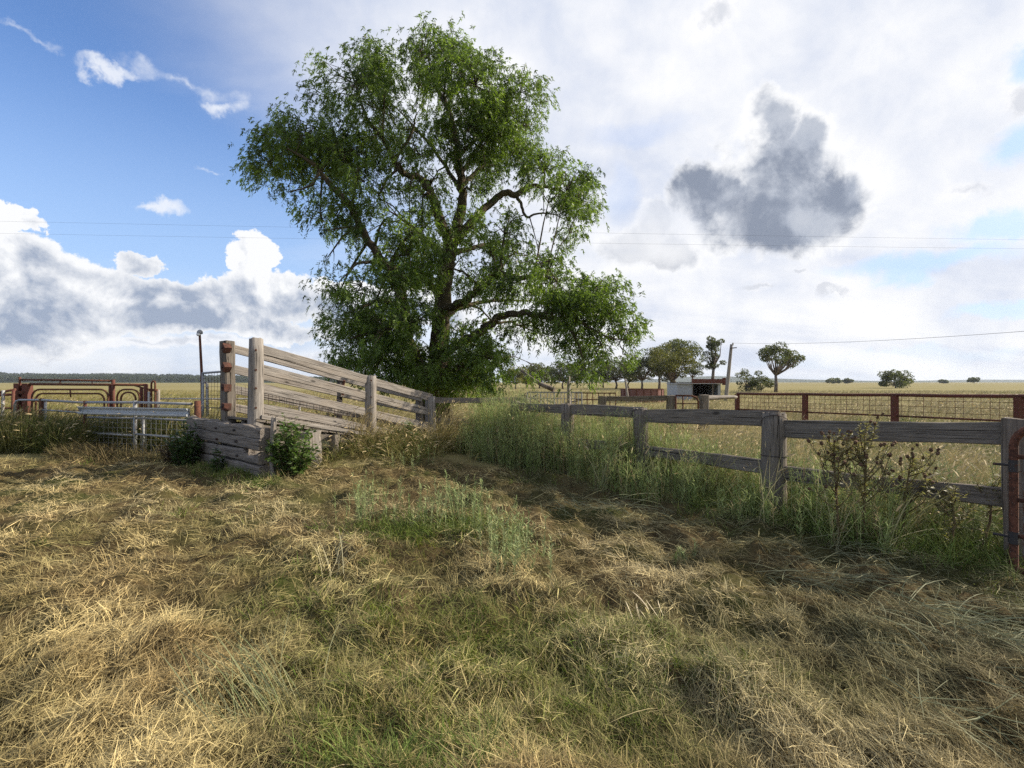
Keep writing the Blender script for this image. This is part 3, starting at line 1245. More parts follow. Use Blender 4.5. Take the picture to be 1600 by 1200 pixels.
# rails: four a side, following the slope
for k, z0 in enumerate((2.20, 1.835, 1.49, 1.135)):
    e = 4.19 if k < 3 else 3.3
    zl = z0 - 0.232 * e
    plank('side_rail', ramp_pt(-0.02, 0.02, z0), ramp_pt(-0.02, e, zl), 0.175 - 0.006 * k, 0.05, M_WOOD, ramp, rd, warp=0.012, segs=12, rag=0.004)
for k, z0 in enumerate((2.245, 1.88, 1.49, 1.125)):
    plank('side_rail', ramp_pt(1.07, -0.02, z0), ramp_pt(1.08, 4.81, z0 - 0.2234 * 4.81), 0.165, 0.05, M_WOOD, ramp, rd, warp=0.012, segs=12, rag=0.004)
for (t, zs) in ((0.0, (2.20, 1.835, 1.49, 1.135)), (2.455, (1.63, 1.265, 0.92))):
    pc0 = ramp_pt(0, t, 0)
    dv = Vector((-pc0.x, -pc0.y, 0)).normalized()
    for z in zs:
        b = Build()
        c1 = pc0 + dv * 0.132 + Vector((0, 0, z + rd.uniform(-0.03, 0.03)))
        b.tube([c1 - dv * 0.03, c1 + dv * 0.012], 0.018, 7)
        b.build('bolt', M_RUST, ramp)
# rusty steel straps folded over the far rail ends
for k, z in enumerate((2.25, 1.885, 1.495, 1.13)):
    b = Build()
    p = ramp_pt(1.03, -0.16, z)
    q = frame_of(RDIR)
    ang = 0.78 if k < 2 else 0.12
    o_ = []
    for (u, v) in ((-1, -1), (1, -1), (1, 1), (-1, 1)):
        uu = (u * math.cos(ang) - v * math.sin(ang)) * 0.066
        vv = (u * math.sin(ang) + v * math.cos(ang)) * 0.066
        o_.append((uu, vv))
    vv_ = [p + RDIR * 0.0 + RW * (a - 0.02) + Vector((0, 0, c_)) for a, c_ in o_] + [p + RDIR * 0.14 + RW * a + Vector((0, 0, c_)) for a, c_ in o_]
    b.add((vv_, [(0, 1, 2, 3), (7, 6, 5, 4), (0, 4, 5, 1), (1, 5, 6, 2), (2, 6, 7, 3), (3, 7, 4, 0)]))
    sp_ = b.build('rail_strap', M_STRAP, ramp)
    b = Build()
    b.tube([p + RW * -0.01 - RDIR * 0.025, p + RW * -0.01 + RDIR * 0.02], 0.02, 6)
    b.build('bolt', M_DARK, sp_)
# deck of planks laid across, and the bearers under it
for i in range(24):
    t = 0.03 + i * 0.178
    z = 0.915 - 0.216 * t
    plank('deck_plank', ramp_pt(-0.13, t, z + rd.uniform(-0.006, 0.006)), ramp_pt(1.28, t, z + rd.uniform(-0.006, 0.006)), 0.045, 0.168, M_WOOD_D, ramp, rd, segs=3, warp=0.003,
          up=(Vector((0, 0, 1)) + RDIR * 0.216).normalized())
for s in (-0.05, 0.55, 1.18):
    plank('bearer', ramp_pt(s, -0.02, 0.80), ramp_pt(s, 4.2, -0.105), 0.14, 0.09, M_WOOD_D, ramp, rd)
plank('kerb_board', ramp_pt(-0.12, 0.05, 0.985), ramp_pt(-0.12, 3.9, 0.985 - 0.216 * 3.85), 0.075, 0.05, M_WOOD, ramp, rd, warp=0.012)
# broad split stumps that carry the deck
plank('stump', ramp_pt(-0.30, 0.95, -0.1), ramp_pt(-0.26, 0.90, 0.66), 0.34, 0.26, M_WOOD, ramp, rd, rag=0.03, cham=0.07, up=RDIR, warp=0.02)
plank('stump', ramp_pt(-0.22, 1.42, -0.1), ramp_pt(-0.20, 1.40, 0.55), 0.15, 0.2, M_WOOD_D, ramp, rd, rag=0.03, cham=0.04, up=RDIR, warp=0.02)
log('stump', ramp_pt(-0.1, 3.2, -0.1), ramp_pt(-0.1, 3.2, 0.16), 0.14, 0.13, M_WOOD_D, ramp, rd)
# welded wire netting inside both sides
for s in (0.05, 1.0):
    b = Build()
    T0, T1 = 0.1, 4.1 if s < 0.9 else 4.7
    for i in range(int((T1 - T0) / 0.15) + 1):
        t = T0 + i * 0.15
        zb = 0.98 - 0.216 * t
        b.wire(ramp_pt(s, t, zb), ramp_pt(s, t, zb + 0.62), 0.003)
    for k in range(6):
        b.wire(ramp_pt(s, T0, 0.98 - 0.216 * T0 + k * 0.124), ramp_pt(s, T1, 0.98 - 0.216 * T1 + k * 0.124), 0.003)
    b.build('wire_netting', M_WIRE, ramp, kind='stuff')
b = Build()
b.tube([ramp_pt(1.0, 2.40, 1.30), ramp_pt(0.98, 2.41, 1.56), ramp_pt(0.95, 2.41, 1.64)], 0.03, 6)
b.build('iron_hook', M_RUST, ramp)

# ------------------------------------------------------------------ near timber fence
rf = random.Random(5)
nf = thing('timber_fence', 'grey post and rail fence running from the rusty gate away along the tall weeds', 'fence', (2.3, 7.3, 0))
posts_n = [(1210, 6.17, 645, 0.14), (1000, 7.82, 638, 0.118), (887, 9.14, 631, 0.115), (805, 10.40, 627, 0.10)]
PN = []
for (px, Y, ty, r) in posts_n:
    p = W(px, ty, Y)
    PN.append(p)
    log('post', (p.x, p.y, -0.2), p, r * 1.04, r, M_WOOD_D, nf, rf, lump=0.05, topcut=0.012, sides=18)
EP = W(1590, 655, 4.50)
plank('post', (EP.x, EP.y, -0.2), EP, 0.17, 0.17, M_WOOD_D, nf, rf, warp=0.006, cham=0.012, up=FD)
EG = Vector((EP.x, EP.y, 0))


def rail(a, za, b, zb, h=0.19, t=0.055, over=0.05, name='rail', par=None, mat=None, rr=rf):
    d = Vector((b.x - a.x, b.y - a.y, 0)).normalized()
    return plank(name, (a.x - d.x * over, a.y - d.y * over, za), (b.x + d.x * over, b.y + d.y * over, zb), h, t, mat or M_WOOD_D, par or nf, rr, warp=0.01, segs=12, rag=0.003)


rail(EP, 1.15, PN[0], 1.05, 0.205)
rail(PN[0], 1.145, PN[1], 1.09, 0.20)
rail(PN[1], 1.135, PN[2], 1.10, 0.18)
rail(PN[2], 1.13, PN[3], 1.105, 0.16)
rail(EP, 0.575, PN[0], 0.53, 0.165)
rail(PN[0], 0.56, PN[1], 0.55, 0.165)
rail(PN[1], 0.55, PN[2], 0.55, 0.16)
rail(PN[2], 0.55, PN[3], 0.55, 0.15)
# tie wires twisted round the posts, and netting low down by the gate
for (p, z, r) in ((PN[0], 1.12, 0.147), (PN[0], 0.72, 0.149), (PN[1], 1.10, 0.125)):
    b = Build()
    tl = 0.09 if z > 1 else 0.0
    b.tube([(p.x + r * math.cos(a), p.y + r * math.sin(a), z + tl * math.cos(a + 2.0)) for a in np.linspace(0, 6.283, 15)], 0.005, 5)
    b.build('tie_wire', M_DARK, nf)
b = Build()
for k in range(7):
    z = 0.04 + 0.09 * k + (0.02 if k > 4 else 0)
    b.wire(Vector((EP.x, EP.y, z)) + FN * -0.1, Vector((PN[0].x, PN[0].y, z)) + FN * -0.1, 0.0025)
nw = int((PN[0] - EP).length / 0.2)
for i in range(nw):
    p = EP.lerp(PN[0], (i + 0.5) / nw)
    b.wire(Vector((p.x, p.y, 0.02)) + FN * -0.1, Vector((p.x, p.y, 0.58)) + FN * -0.1, 0.0025)
b.build('wire_netting', M_WIRE, nf, kind='stuff')

# rusty pipe gate hung on the end post
gate = thing('pipe_gate', 'rusty red pipe gate with rounded corner hung on the square end post', 'gate', (EP.x, EP.y - 0.2, 0))
gd = Vector((0.50, -0.866, 0))
g0 = W(1584, 700, 4.28)
g0 = Vector((g0.x, g0.y, 0))


def gp(u, z):
    return Vector((g0.x + gd.x * u, g0.y + gd.y * u, z))


b = Build()
rc = 0.16
loop = []
zt, zb_, Lg = 1.23, 0.03, 2.6
for (cx_, cz_, a0, q) in ((rc, zt - rc, 180, rc), (Lg - rc, zt - rc, 90, rc), (Lg - 0.03, zb_ + 0.03, 0, 0.03), (0.03, zb_ + 0.03, -90, 0.03)):
    for k in range(6):
        a = R(a0 - 90 * k / 5)
        loop.append(gp(cx_ + q * math.cos(a), cz_ + q * math.sin(a)))
loop.append(loop[0])
b.tube(loop, 0.031, 10, False)
b.build('frame', M_RUST, gate, smooth=True)
for z in (0.98, 0.62, 0.32):
    b = Build()
    b.tube([gp(0.02, z), gp(Lg - 0.02, z)], 0.018, 8)
    b.build('bar', M_RUST, gate, smooth=True)
b = Build()
for i in range(22):
    b.wire(gp(0.06 + i * 0.115, 0.14), gp(0.06 + i * 0.115, 0.97), 0.003)
for k in range(8):
    b.wire(gp(0.02, 0.16 + k * 0.1), gp(Lg - 0.02, 0.16 + k * 0.1), 0.003)
b.build('wire_netting', M_WIRE, gate, kind='stuff')
for z in (0.90, 0.30):
    b = Build()
    b.tube([gp(-0.13, z), gp(-0.04, z + 0.004), gp(0.03, z)], 0.012, 6)
    b.tube([gp(0.0, z - 0.05), gp(0.0, z + 0.05)], 0.036, 8)
    b.build('hinge', M_DARK, gate)

# ------------------------------------------------------------------ timber yard rails behind
yf = thing('yard_fence', 'low timber rail and short posts joining the ramp foot to the near fence', 'fence', (-0.6, 12.4, 0))
pa = ramp_pt(0, 4.19, 0)
pb = W(821, 621, 12.2)
log('post', (pb.x, pb.y, -0.2), pb, 0.115, 0.105, M_WOOD_D, yf, rf)
pm = W(768, 630, 12.4)
log('post', (pm.x, pm.y + 0.1, -0.2), (pm.x, pm.y + 0.1, pm.z), 0.10, 0.10, M_WOOD_D, yf, rf)
rail(Vector((pa.x, pa.y, 0)), 1.17, pb, 1.165, 0.13, 0.07, 0.04, par=yf)
pl_ = W(730, 645, 12.6)
log('old_log', (pl_.x - 0.6, pl_.y + 0.25, 0.55), (pl_.x + 1.5, pl_.y + 0.35, 0.62), 0.07, 0.05, M_WOOD, yf, rf)
plank('rail', (pb.x, pb.y, 0.62), (pa.x + 0.1, pa.y + 0.15, 0.66), 0.12, 0.05, M_WOOD_D, yf, rf)

mf_ = thing('timber_rail_fence', 'weathered rail on short square posts in the yard in front of the round red trough', 'fence', (4.2, 17, 0))
q1 = W(941, 619, 17.6)
q2 = W(1048, 618, 16.6)
q3 = W(1100, 617, 16.2)
for q, r in ((q1, 0.13), (q2, 0.125), (q3, 0.135)):
    plank('post', (q.x, q.y, -0.2), q, 0.25, 0.25, M_WOOD_D, mf_, rf, cham=0.03, up=Vector((1, 0, 0)))
rail(q1, 1.04, q2, 1.09, 0.16, 0.06, par=mf_)
rail(q1, 0.55, q2, 0.58, 0.14, 0.06, par=mf_)
q4 = W(1150, 622, 17.2)
log('log_rail', (q3.x, q3.y, 1.10), (q4.x, q4.y, 1.09), 0.085, 0.06, M_WOOD, mf_, rf, lump=0.12)

rgate = thing('small_pipe_gate', 'small rusty pipe gate with one rounded corner between two timber posts', 'gate', (q2.x + 0.4, q2.y, 0))
ga, gb = W(1056, 618, 16.4), W(1091, 620, 16.1)
b = Build()
b.tube([ga, (gb.x - 0.2, gb.y, gb.z + 0.03), (gb.x - 0.06, gb.y, gb.z - 0.02), (gb.x, gb.y, gb.z - 0.15), (gb.x, gb.y, 0.1), (ga.x, ga.y, 0.1), ga], 0.03, 7)
b.build('frame', M_RUST, rgate, smooth=True)
for f, z in ((0.32, None), (None, 0.92), (None, 0.55)):
    b = Build()
    if f is not None:
        p = ga.lerp(gb, f)
        b.tube([(p.x, p.y, 0.1), (p.x, p.y, 1.17)], 0.022, 6)
    else:
        b.tube([(ga.x, ga.y, z), (gb.x, gb.y, z)], 0.018, 6)
    b.build('bar', M_RUST, rgate, smooth=True)

# red steel fence with netting, right
sf = thing('steel_mesh_fence', 'dark red steel pipe fence with square wire netting behind the timber fence', 'fence', (9.2, 14.3, 0))
rp = [W(1152, 615, 17.8), W(1258, 616, 15.44), W(1398, 617, 13.15), W(1592, 619, 10.9)]
nxt = rp[3] + (rp[3] - rp[2])
rp.append(nxt)
for i, p in enumerate(rp):
    b = Build()
    ww = 0.125
    b.bar((p.x, p.y, -0.2), (p.x, p.y, p.z - 0.02), ww, ww)
    b.build('post', M_RED, sf)
for i in range(len(rp) - 1):
    a, c_ = rp[i], rp[i + 1]
    b = Build()
    b.tube([a, a.lerp(c_, 0.5) - Vector((0, 0, 0.012)), c_], 0.042, 8)
    b.build('top_rail', M_RED, sf, smooth=True)
    dz_ = Vector((0, 0, 0.54))
    b = Build()
    b.tube([a - dz_, c_ - dz_], 0.024, 8)
    b.build('bottom_rail', M_RUST, sf, smooth=True)
    b = Build()
    L = (c_ - a).length
    n = int(L / 0.155)
    for k in range(1, n):
        p = a.lerp(c_, k / n)
        b.wire(p - Vector((0, 0, 0.03)), p - dz_, 0.0075 if k % 4 == 0 else 0.005)
    for k in range(1, 4):
        z = Vector((0, 0, 0.14 * k))
        b.wire(a - z, c_ - z, 0.005)
    b.build('wire_netting', M_RUST, sf, kind='stuff')

# ------------------------------------------------------------------ things in the yards beyond
pan = thing('bar_fence', 'pale steel yard panel of upright bars beyond the timber fence', 'fence', (1.8, 23, 0))
a, c_ = W(824, 613, 22.5), W(909, 613, 22.0)
for z0, z1, r in ((a.z, c_.z, 0.03), (a.z - 0.28, c_.z - 0.28, 0.018), (0.18, 0.18, 0.03)):
    b = Build()
    b.tube([(a.x, a.y, z0), (c_.x, c_.y, z1)], r, 6)
    b.build('rail', M_GALV, pan)
for i in range(17):
    p = a.lerp(c_, i / 16)
    b = Build()
    b.tube([(p.x, p.y, 0.1 if i % 4 else -0.05), (p.x, p.y, p.z - 0.02)], 0.018 if i % 4 else 0.032, 6)
    b.build('bar', M_GALV, pan)
pan2 = thing('bar_fence', 'rusty brown yard fence beside the pale upright bars', 'fence', (3.0, 23.5, 0))
a, c_ = W(900, 614, 23.5), W(962, 614, 23.0)
for z in (a.z, a.z - 0.3, 0.3):
    b = Build()
    b.tube([(a.x, a.y, z), (c_.x, c_.y, z)], 0.028, 6)
    b.build('rail', M_RUST, pan2)
for i in range(8):
    p = a.lerp(c_, i / 7)
    b = Build()
    b.tube([(p.x, p.y, -0.05), (p.x, p.y, p.z)], 0.024, 6)
    b.build('bar', M_RUST, pan2)
tp = W(889, 588, 21.0)
tag(log('tall_post', (tp.x, tp.y, -0.2), tp, 0.085, 0.07, M_WOOD, None, rf), 'thin grey timber post standing taller than the pale yard panel', 'post')
lp = [W(812, 577, 24), W(832, 592, 23.6), W(846, 601, 23.3), W(866, 609, 23.0)]
b = Build()
b.tube(lp, [0.05, 0.08, 0.10, 0.12], 8)
fl_ = thing('fallen_limb', 'pale fallen tree limb leaning on a heap of branches beyond the yard', 'branch', (0.9, 23.4, 0))
b.build('limb', M_GUMBARK, fl_, smooth=True)
for k in range(14):
    b = Build()
    x0 = rf.uniform(0.2, 3.0)
    p = Vector((x0, 23.4 + rf.uniform(-0.5, 0.8), rf.uniform(0.1, 0.9)))
    d = Vector((rf.uniform(-1, 1), rf.uniform(-0.5, 0.5), rf.uniform(-0.15, 0.55))) * rf.uniform(0.6, 1.5)
    b.tube([p - d * 0.5, p + Vector((0, 0, 0.05)), p + d * 0.5], [0.05, 0.04, 0.015], 6)
    b.build('branch', M_GUMBARK, fl_, smooth=True)

# round trough
M_BRICK = Mt('red brick trough', 0.9, 0.1)
bt = M_BRICK.n('ShaderNodeTexBrick')
bt.inputs['Scale'].default_value = 6
bt.inputs['Color1'].default_value = (0.20, 0.065, 0.05, 1)
bt.inputs['Color2'].default_value = (0.15, 0.05, 0.042, 1)
bt.inputs['Mortar'].default_value = (0.22, 0.17, 0.15, 1)
M_BRICK.put(bt.inputs['Vector'], M_BRICK.coord('UV'))
_bn = M_BRICK.noise(M_BRICK.coord('Object'), 2.5, 6, 0.7)
M_BRICK.col(M_BRICK.mix(M_BRICK.ramp(_bn, [(0.45, (0, 0, 0)), (0.75, (0.8, 0.8, 0.8))]), bt.outputs[0], (0.30, 0.20, 0.17)))
tr_c = W(1003, 608, 42)
tr = thing('round_trough', 'low round red trough in the yard between the far trees and the timber rail', 'trough', (tr_c.x, tr_c.y, 0))
rr_, hh_ = 1.72, tr_c.z
for nm, r_, n_ in (('wall', rr_, 40),):
    v, f = [], []
    for k in range(n_):
        a_ = 2 * math.pi * k / n_
        cs, sn = math.cos(a_), math.sin(a_)
        for (rq, z) in ((r_, -0.1), (r_, hh_ * 0.33), (r_, hh_ * 0.66), (r_, hh_), (r_ - 0.14, hh_), (r_ - 0.14, 0.1)):
            v.append((tr_c.x + rq * cs, tr_c.y + rq * sn, z))
    for k in range(n_):
        for j in range(5):
            p_ = k * 6 + j
            q_ = ((k + 1) % n_) * 6 + j
            f.append((p_, q_, q_ + 1, p_ + 1))
    b = Build()
    b.add((v, f))
    wl = b.build(nm, metal('faded red sheet', (0.20, 0.085, 0.07), (0.32, 0.21, 0.175), 0.56, 0.8), tr)
for k in range(10):
    a_ = math.pi * (1.02 + 0.96 * k / 9)
    b = Build()
    b.bar((tr_c.x + (rr_ + 0.02) * math.cos(a_), tr_c.y + (rr_ + 0.02) * math.sin(a_), -0.1), (tr_c.x + (rr_ + 0.02) * math.cos(a_), tr_c.y + (rr_ + 0.02) * math.sin(a_), hh_ + 0.02), 0.05, 0.05)
    b.build('rib', M_RUST, tr)
b = Build()
b.tube([(tr_c.x + (rr_ + 0.01) * math.cos(a_), tr_c.y + (rr_ + 0.01) * math.sin(a_), hh_) for a_ in np.linspace(0, 6.283, 40)], 0.035, 6)
b.build('rim', M_RUST, tr)
tk = W(979, 603, 40)
tag(log('leaning_stake', (W(982, 619, 40).x, 40, -0.1), (W(977, 592, 40).x, 40, W(977, 592, 40).z), 0.10, 0.07, M_WOOD, None, rf), 'grey stake leaning in front of the round red trough', 'stake')

# corrugated shed
sh = thing('tin_shed', 'small corrugated iron shed with dark open front and red gutter', 'shed', W(1100, 624, 46) * 1)
sh.location.z = 0
M_TIN = metal('corrugated iron', (0.42, 0.44, 0.46), (0.25, 0.15, 0.10), 0.66, 0.5, 0.2, 5)
M_INSIDE = Mt('dark boards', 0.9, 0.1)
M_INSIDE.col((0.05, 0.04, 0.035))  # one flat near-black brown for the wall behind the open front
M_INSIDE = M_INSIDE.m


def corrug(a, c_, z0a, z0b, z1a, z1b, n, depth, nrm):
    """upright corrugated sheet from a to c_"""
    b_ = Build()
    v, f = [], []
    for i in range(n + 1):
        t = i / n
        p = Vector(a).lerp(Vector(c_), t) + nrm * (depth * math.sin(i * math.pi / 2))
        v.append((p.x, p.y, z0a + (z0b - z0a) * t))
        v.append((p.x, p.y, z1a + (z1b - z1a) * t))
    for i in range(n):
        f.append((2 * i, 2 * i + 2, 2 * i + 3, 2 * i + 1))
    # back skin, so that the sheet has thickness
    m = len(v)
    v += [(x - nrm.x * 0.012, y - nrm.y * 0.012, z) for (x, y, z) in v]
    f += [tuple(m + k for k in reversed(q)) for q in f]
    b_.add((v, f))
    return b_


Ys = 46.0
xl, xm, xr = W(1058, 0, Ys).x, W(1081, 0, Ys).x, W(1126, 0, Ys).x
zr = W(0, 594, Ys).z
zf = W(0, 600, Ys).z
F_ = Vector((0, -1, 0))
corrug((xl, Ys, 0), (xm, Ys, 0), -0.1, -0.1, zf, zf, 30, 0.018, F_).build('front_sheet', M_TIN, sh)
corrug((xr - 0.25, Ys, 0), (xr, Ys, 0), -0.1, -0.1, zf, zf, 8, 0.018, F_).build('front_sheet', M_TIN, sh)
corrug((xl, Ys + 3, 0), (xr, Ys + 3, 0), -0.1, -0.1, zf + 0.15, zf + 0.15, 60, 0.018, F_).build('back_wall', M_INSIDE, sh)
corrug((xl, Ys, 0), (xl, Ys + 3, 0), -0.1, -0.1, zf, zf + 0.15, 40, 0.018, Vector((-1, 0, 0))).build('side_wall', M_TIN, sh)
corrug((xr, Ys, 0), (xr, Ys + 3, 0), -0.1, -0.1, zf, zf + 0.15, 40, 0.018, Vector((1, 0, 0))).build('side_wall', M_TIN, sh)
for x in (xm, xm + 0.05, (xm + xr) / 2 + 0.6):
    b = Build()
    b.bar((x, Ys + 0.05, -0.1), (x, Ys + 0.05, zf), 0.09, 0.09)
    b.build('door_post', M_WHITE if x < xm + 0.1 else M_WOOD_D, sh)
b = Build()
b.box((xl - 0.1, Ys - 0.25, zf + 0.01), (xr + 0.25, Ys + 3.2, zf + 0.05))
b.build('roof', M_TIN, sh)
b = Build()
b.box((xm - 0.1, Ys - 0.32, zf + 0.06), (xr + 0.3, Ys - 0.2, zr + 0.1))
b.build('gutter', M_RED, sh)
b = Build()
b.box((xr + 0.1, Ys - 0.3, zf - 0.1), (xr + 0.35, Ys - 0.1, zr + 0.22))
b.build('gutter_end', M_RUST, sh)

# leaning service pole and the wires
pole = thing('power_pole', 'leaning grey timber power pole beside the tin shed', 'pole', (W(1134, 620, 44).x, 44, 0))
pt_ = W(1143, 538, 44)
log('shaft', (W(1133, 620, 44).x, 44, -0.3), pt_, 0.17, 0.12, M_WOOD, pole, rf, lump=0.05)
b = Build()
b.tube([(pt_.x - 0.2, 43.8, pt_.z - 0.35), (pt_.x + 0.35, 43.8, pt_.z - 0.30)], 0.05, 6)
b.build('bracket', M_DARK, pole)
b = Build()
b.tube([(pt_.x + 0.05, 43.85, pt_.z - 0.1), (pt_.x + 0.05, 43.85, pt_.z + 0.12)], 0.07, 8)
b.build('insulator', M_WHITE, pole)


def wire_thing(name, label, a, c_, sag, r):
    b_ = Build()
    a = Vector(a)
    c_ = Vector(c_)
    pts = []
    for i in range(41):
        t = i / 40
        p = a.lerp(c_, t)
        p.z -= sag * 4 * t * (1 - t)
        pts.append(p)
    b_.tube(pts, r, 5)
    return tag(b_.build(name, M_DARK), label, 'wire')


e2 = W(1600, 497, 20)
a2 = Vector((pt_.x + 0.05, 43.85, pt_.z + 0.1))
wire_thing('service_wire', 'thin wire rising from the leaning pole towards the right edge', a2, a2 + (e2 - a2) * 1.6, 0.55, 0.008)
for (l0, l1, nm) in ((343, 372, 'upper of the two thin power wires high across the sky'), (362, 386, 'lower of the two thin power wires high across the sky')):
    a, c_ = W(0, l0, 60), W(1600, l1, 60)
    d = c_ - a
    wire_thing('power_wire', nm, a - d * 0.35, c_ + d * 0.35, 0.3, 0.007)

# ------------------------------------------------------------------ steel yards on the left
rl = random.Random(9)


def pipe(name, pts, r, mat, par, sides=8):
    b_ = Build()
    b_.tube(pts, r, sides)
    return b_.build(name, mat, par, smooth=True)


YC = 20.0


def LP(px, py, Y=YC):
    return W(px, py, Y)


crush = thing('cattle_crush', 'red steel cattle crush with a box head and long overhead bars', 'cattle crush', (LP(100, 0).x, YC, 0))
# box at the left: two flanged columns with a dark slot between
for (x0, x1) in ((25.5, 33), (38.5, 47.5)):
    b = Build()
    p0, p1 = LP(x0, 599), LP(x1, 599)
    b.box((p0.x, YC - 0.12, -0.1), (p1.x, YC + 0.12, p0.z))
    b.build('head_column', M_RED, crush)
b = Build()
p0, p1 = LP(33, 601), LP(38.5, 601)
b.box((p0.x + 0.002, YC + 0.02, 0.2), (p1.x - 0.002, YC + 0.10, p0.z))
b.build('head_slot', M_DARK, crush)
for (y_, w_) in ((613, 0.05), (622, 0.04)):
    b = Build()
    p0, p1 = LP(30, y_), LP(42, y_)
    b.box((p0.x, YC - 0.16, p0.z - w_), (p1.x, YC - 0.125, p0.z + w_))
    b.build('latch_plate', M_RUST, crush)
pipe('overhead_bar', [LP(31, 593.3), LP(100, 593.9), LP(177, 595)], 0.035, M_RUST, crush)
pipe('overhead_bar', [LP(47, 600.2), LP(130, 600.8), LP(228, 601.4)], 0.05, M_RUST, crush)
pipe('upright', [LP(31, 589), LP(31, 601)], 0.04, M_RUST, crush)
pipe('upright', [LP(177, 593), LP(177, 660)], 0.06, M_RED, crush)
pipe('upright', [LP(172, 602), LP(172, 660)], 0.05, M_RED, crush)
pipe('upright', [LP(228, 600), LP(228, 660)], 0.075, M_RED, crush)
pipe('upright', [LP(221, 605), LP(221, 660)], 0.06, M_RED, crush)
for x in (94, 144):
    pipe('stay', [LP(x, 595), LP(x, 601)], 0.02, M_RUST, crush)
pipe('stay', [LP(202, 600), LP(230, 608), LP(246, 609)], 0.03, M_RUST, crush)


def arch(name, label, xa, xb, y1, y2, Y=YC - 0.15):
    g = thing(name, label, 'gate', (LP((xa + xb) / 2, 0, Y).x, Y, 0), 'red arched gates in the cattle crush')
    for (in_, yy) in ((0, y1), (6, y2)):
        a_, c_ = LP(xa + in_, yy, Y), LP(xb - in_, yy, Y)
        rr = 0.30 if in_ == 0 else 0.26
        pts = [(a_.x, Y, 0.1), (a_.x, Y, a_.z - rr)]
        for k in range(1, 6):
            an = math.pi - k * math.pi / 2 / 5
            pts.append((a_.x + rr + rr * math.cos(an), Y, a_.z - rr + rr * math.sin(an)))
        for k in range(0, 6):
            an = math.pi / 2 - k * math.pi / 2 / 5
            pts.append((c_.x - rr + rr * math.cos(an), Y, c_.z - rr + rr * math.sin(an)))
        pts.append((c_.x, Y, 0.1))
        pipe('hoop', pts, 0.034, M_RUST, g)
    for z in (0.85, 0.5, 0.2):
        pipe('bar', [(LP(xa + 1, 0, Y).x, Y + 0.02, z), (LP(xb - 1, 0, Y).x, Y + 0.02, z)], 0.02, M_RUST, g)
    if xb - xa > 60:
        xm_ = (xa + xb) / 2
        pipe('mid_stay', [LP(xm_, y1, Y), LP(xm_ + 1, y1 + 12, Y)], 0.025, M_RUST, g)
    return g


arch('arched_gate', 'wide arched pipe gate, the longer of the two in the red cattle crush', 50, 169, 608.5, 615)
arch('arched_gate', 'narrow arched pipe gate, the shorter of the two in the red cattle crush', 183, 218, 608.5, 613)

slide = thing('slide_frame', 'narrow red hoop frame beside a pale timber post at the end of the crush', 'frame', (LP(240, 0).x, YC, 0))
pipe('hoop', [LP(236.5, 660), LP(236.5, 600), LP(237.5, 596.5), LP(240, 595.3), LP(242, 596.5), LP(242.5, 600), LP(242.5, 660)], 0.035, M_RUST, slide)
pipe('bar', [LP(233, 610), LP(246, 610)], 0.04, M_RUST, slide)
pipe('bar', [LP(233, 660), LP(233, 612)], 0.05, M_WHITE, slide)
tag(log('strainer_post', (LP(247, 0, 20.4).x, 20.4, -0.2), LP(247, 608.5, 20.4), 0.085, 0.08, M_WOOD, None, rl), 'pale round strainer post beside the narrow red hoop frame', 'post')

farrail = thing('paddock_rail_fence', 'single white pipe rail running behind the ramp along the golden paddock', 'fence', (-11.5, 20.6, 0))
pipe('rail', [W(250, 623, 20.6), W(330, 623.2, 20.3), W(470, 623.5, 19.6)], 0.03, M_WHITE, farrail)
pipe('rail', [W(315, 637, 20.4), W(470, 637.5, 19.6)], 0.018, M_WIRE, farrail)
for (x, Y) in ((360, 20.2), (468, 19.6)):
    pipe('post', [(W(x, 0, Y).x, Y, -0.1), W(x, 622, Y)], 0.04, M_WHITE, farrail)

# far left red gate leaf
lg = thing('red_yard_gate', 'short red yard gate with bent top rail at the left edge', 'gate', (LP(8, 0).x, YC - 0.6, 0))
Yg = YC - 0.7
pipe('top_rail', [W(-40, 621, Yg), W(3, 612.5, Yg), W(24, 608.5, Yg)], 0.045, M_RUST, lg)
pipe('rail', [W(-40, 618, Yg), W(22, 616.5, Yg)], 0.05, M_RED, lg)
pipe('rail', [W(-40, 638, Yg), W(22, 637.8, Yg)], 0.04, M_RED, lg)
for x, m in ((5.5, M_WHITE), (21, M_RED)):
    pipe('upright', [(W(x, 0, Yg).x, Yg - 0.06, 0.0), W(x, 610, Yg - 0.06)], 0.05, m, lg)

# pale panel with the sheet metal rail, in front
pnl = thing('steel_fence', 'pale steel fence with a deep folded sheet rail, rusty posts, left of the ramp', 'fence', (-8.4, 11.5, 0))
A_, B_, C_ = W(133, 628, 12.0), W(211, 628, 11.5), W(300, 630.5, 11.0)
for (p, r, m, dx_) in ((A_, 0.035, M_RUST, 0), (B_, 0.04, M_GALV, 0), (C_ + Vector((0.12, 0, 0.03)), 0.065, M_RUST, 0)):
    pipe('post', [(p.x, p.y, -0.1), p + Vector((0, 0, 0.03))], r, m, pnl)
pipe('post', [(B_.x + 0.1, B_.y + 0.12, -0.1), (B_.x + 0.1, B_.y + 0.12, B_.z - 0.3)], 0.028, M_GALV, pnl)
for (za, zb2, r) in ((-0.01, -0.01, 0.028), (-0.36, -0.37, 0.022), (-0.72, -0.76, 0.022)):
    for (p, q) in ((A_, B_), (B_, C_)):
        pipe('rail', [p + Vector((0, 0, za)), q + Vector((0, 0, zb2))], r, M_GALV, pnl)
b = Build()
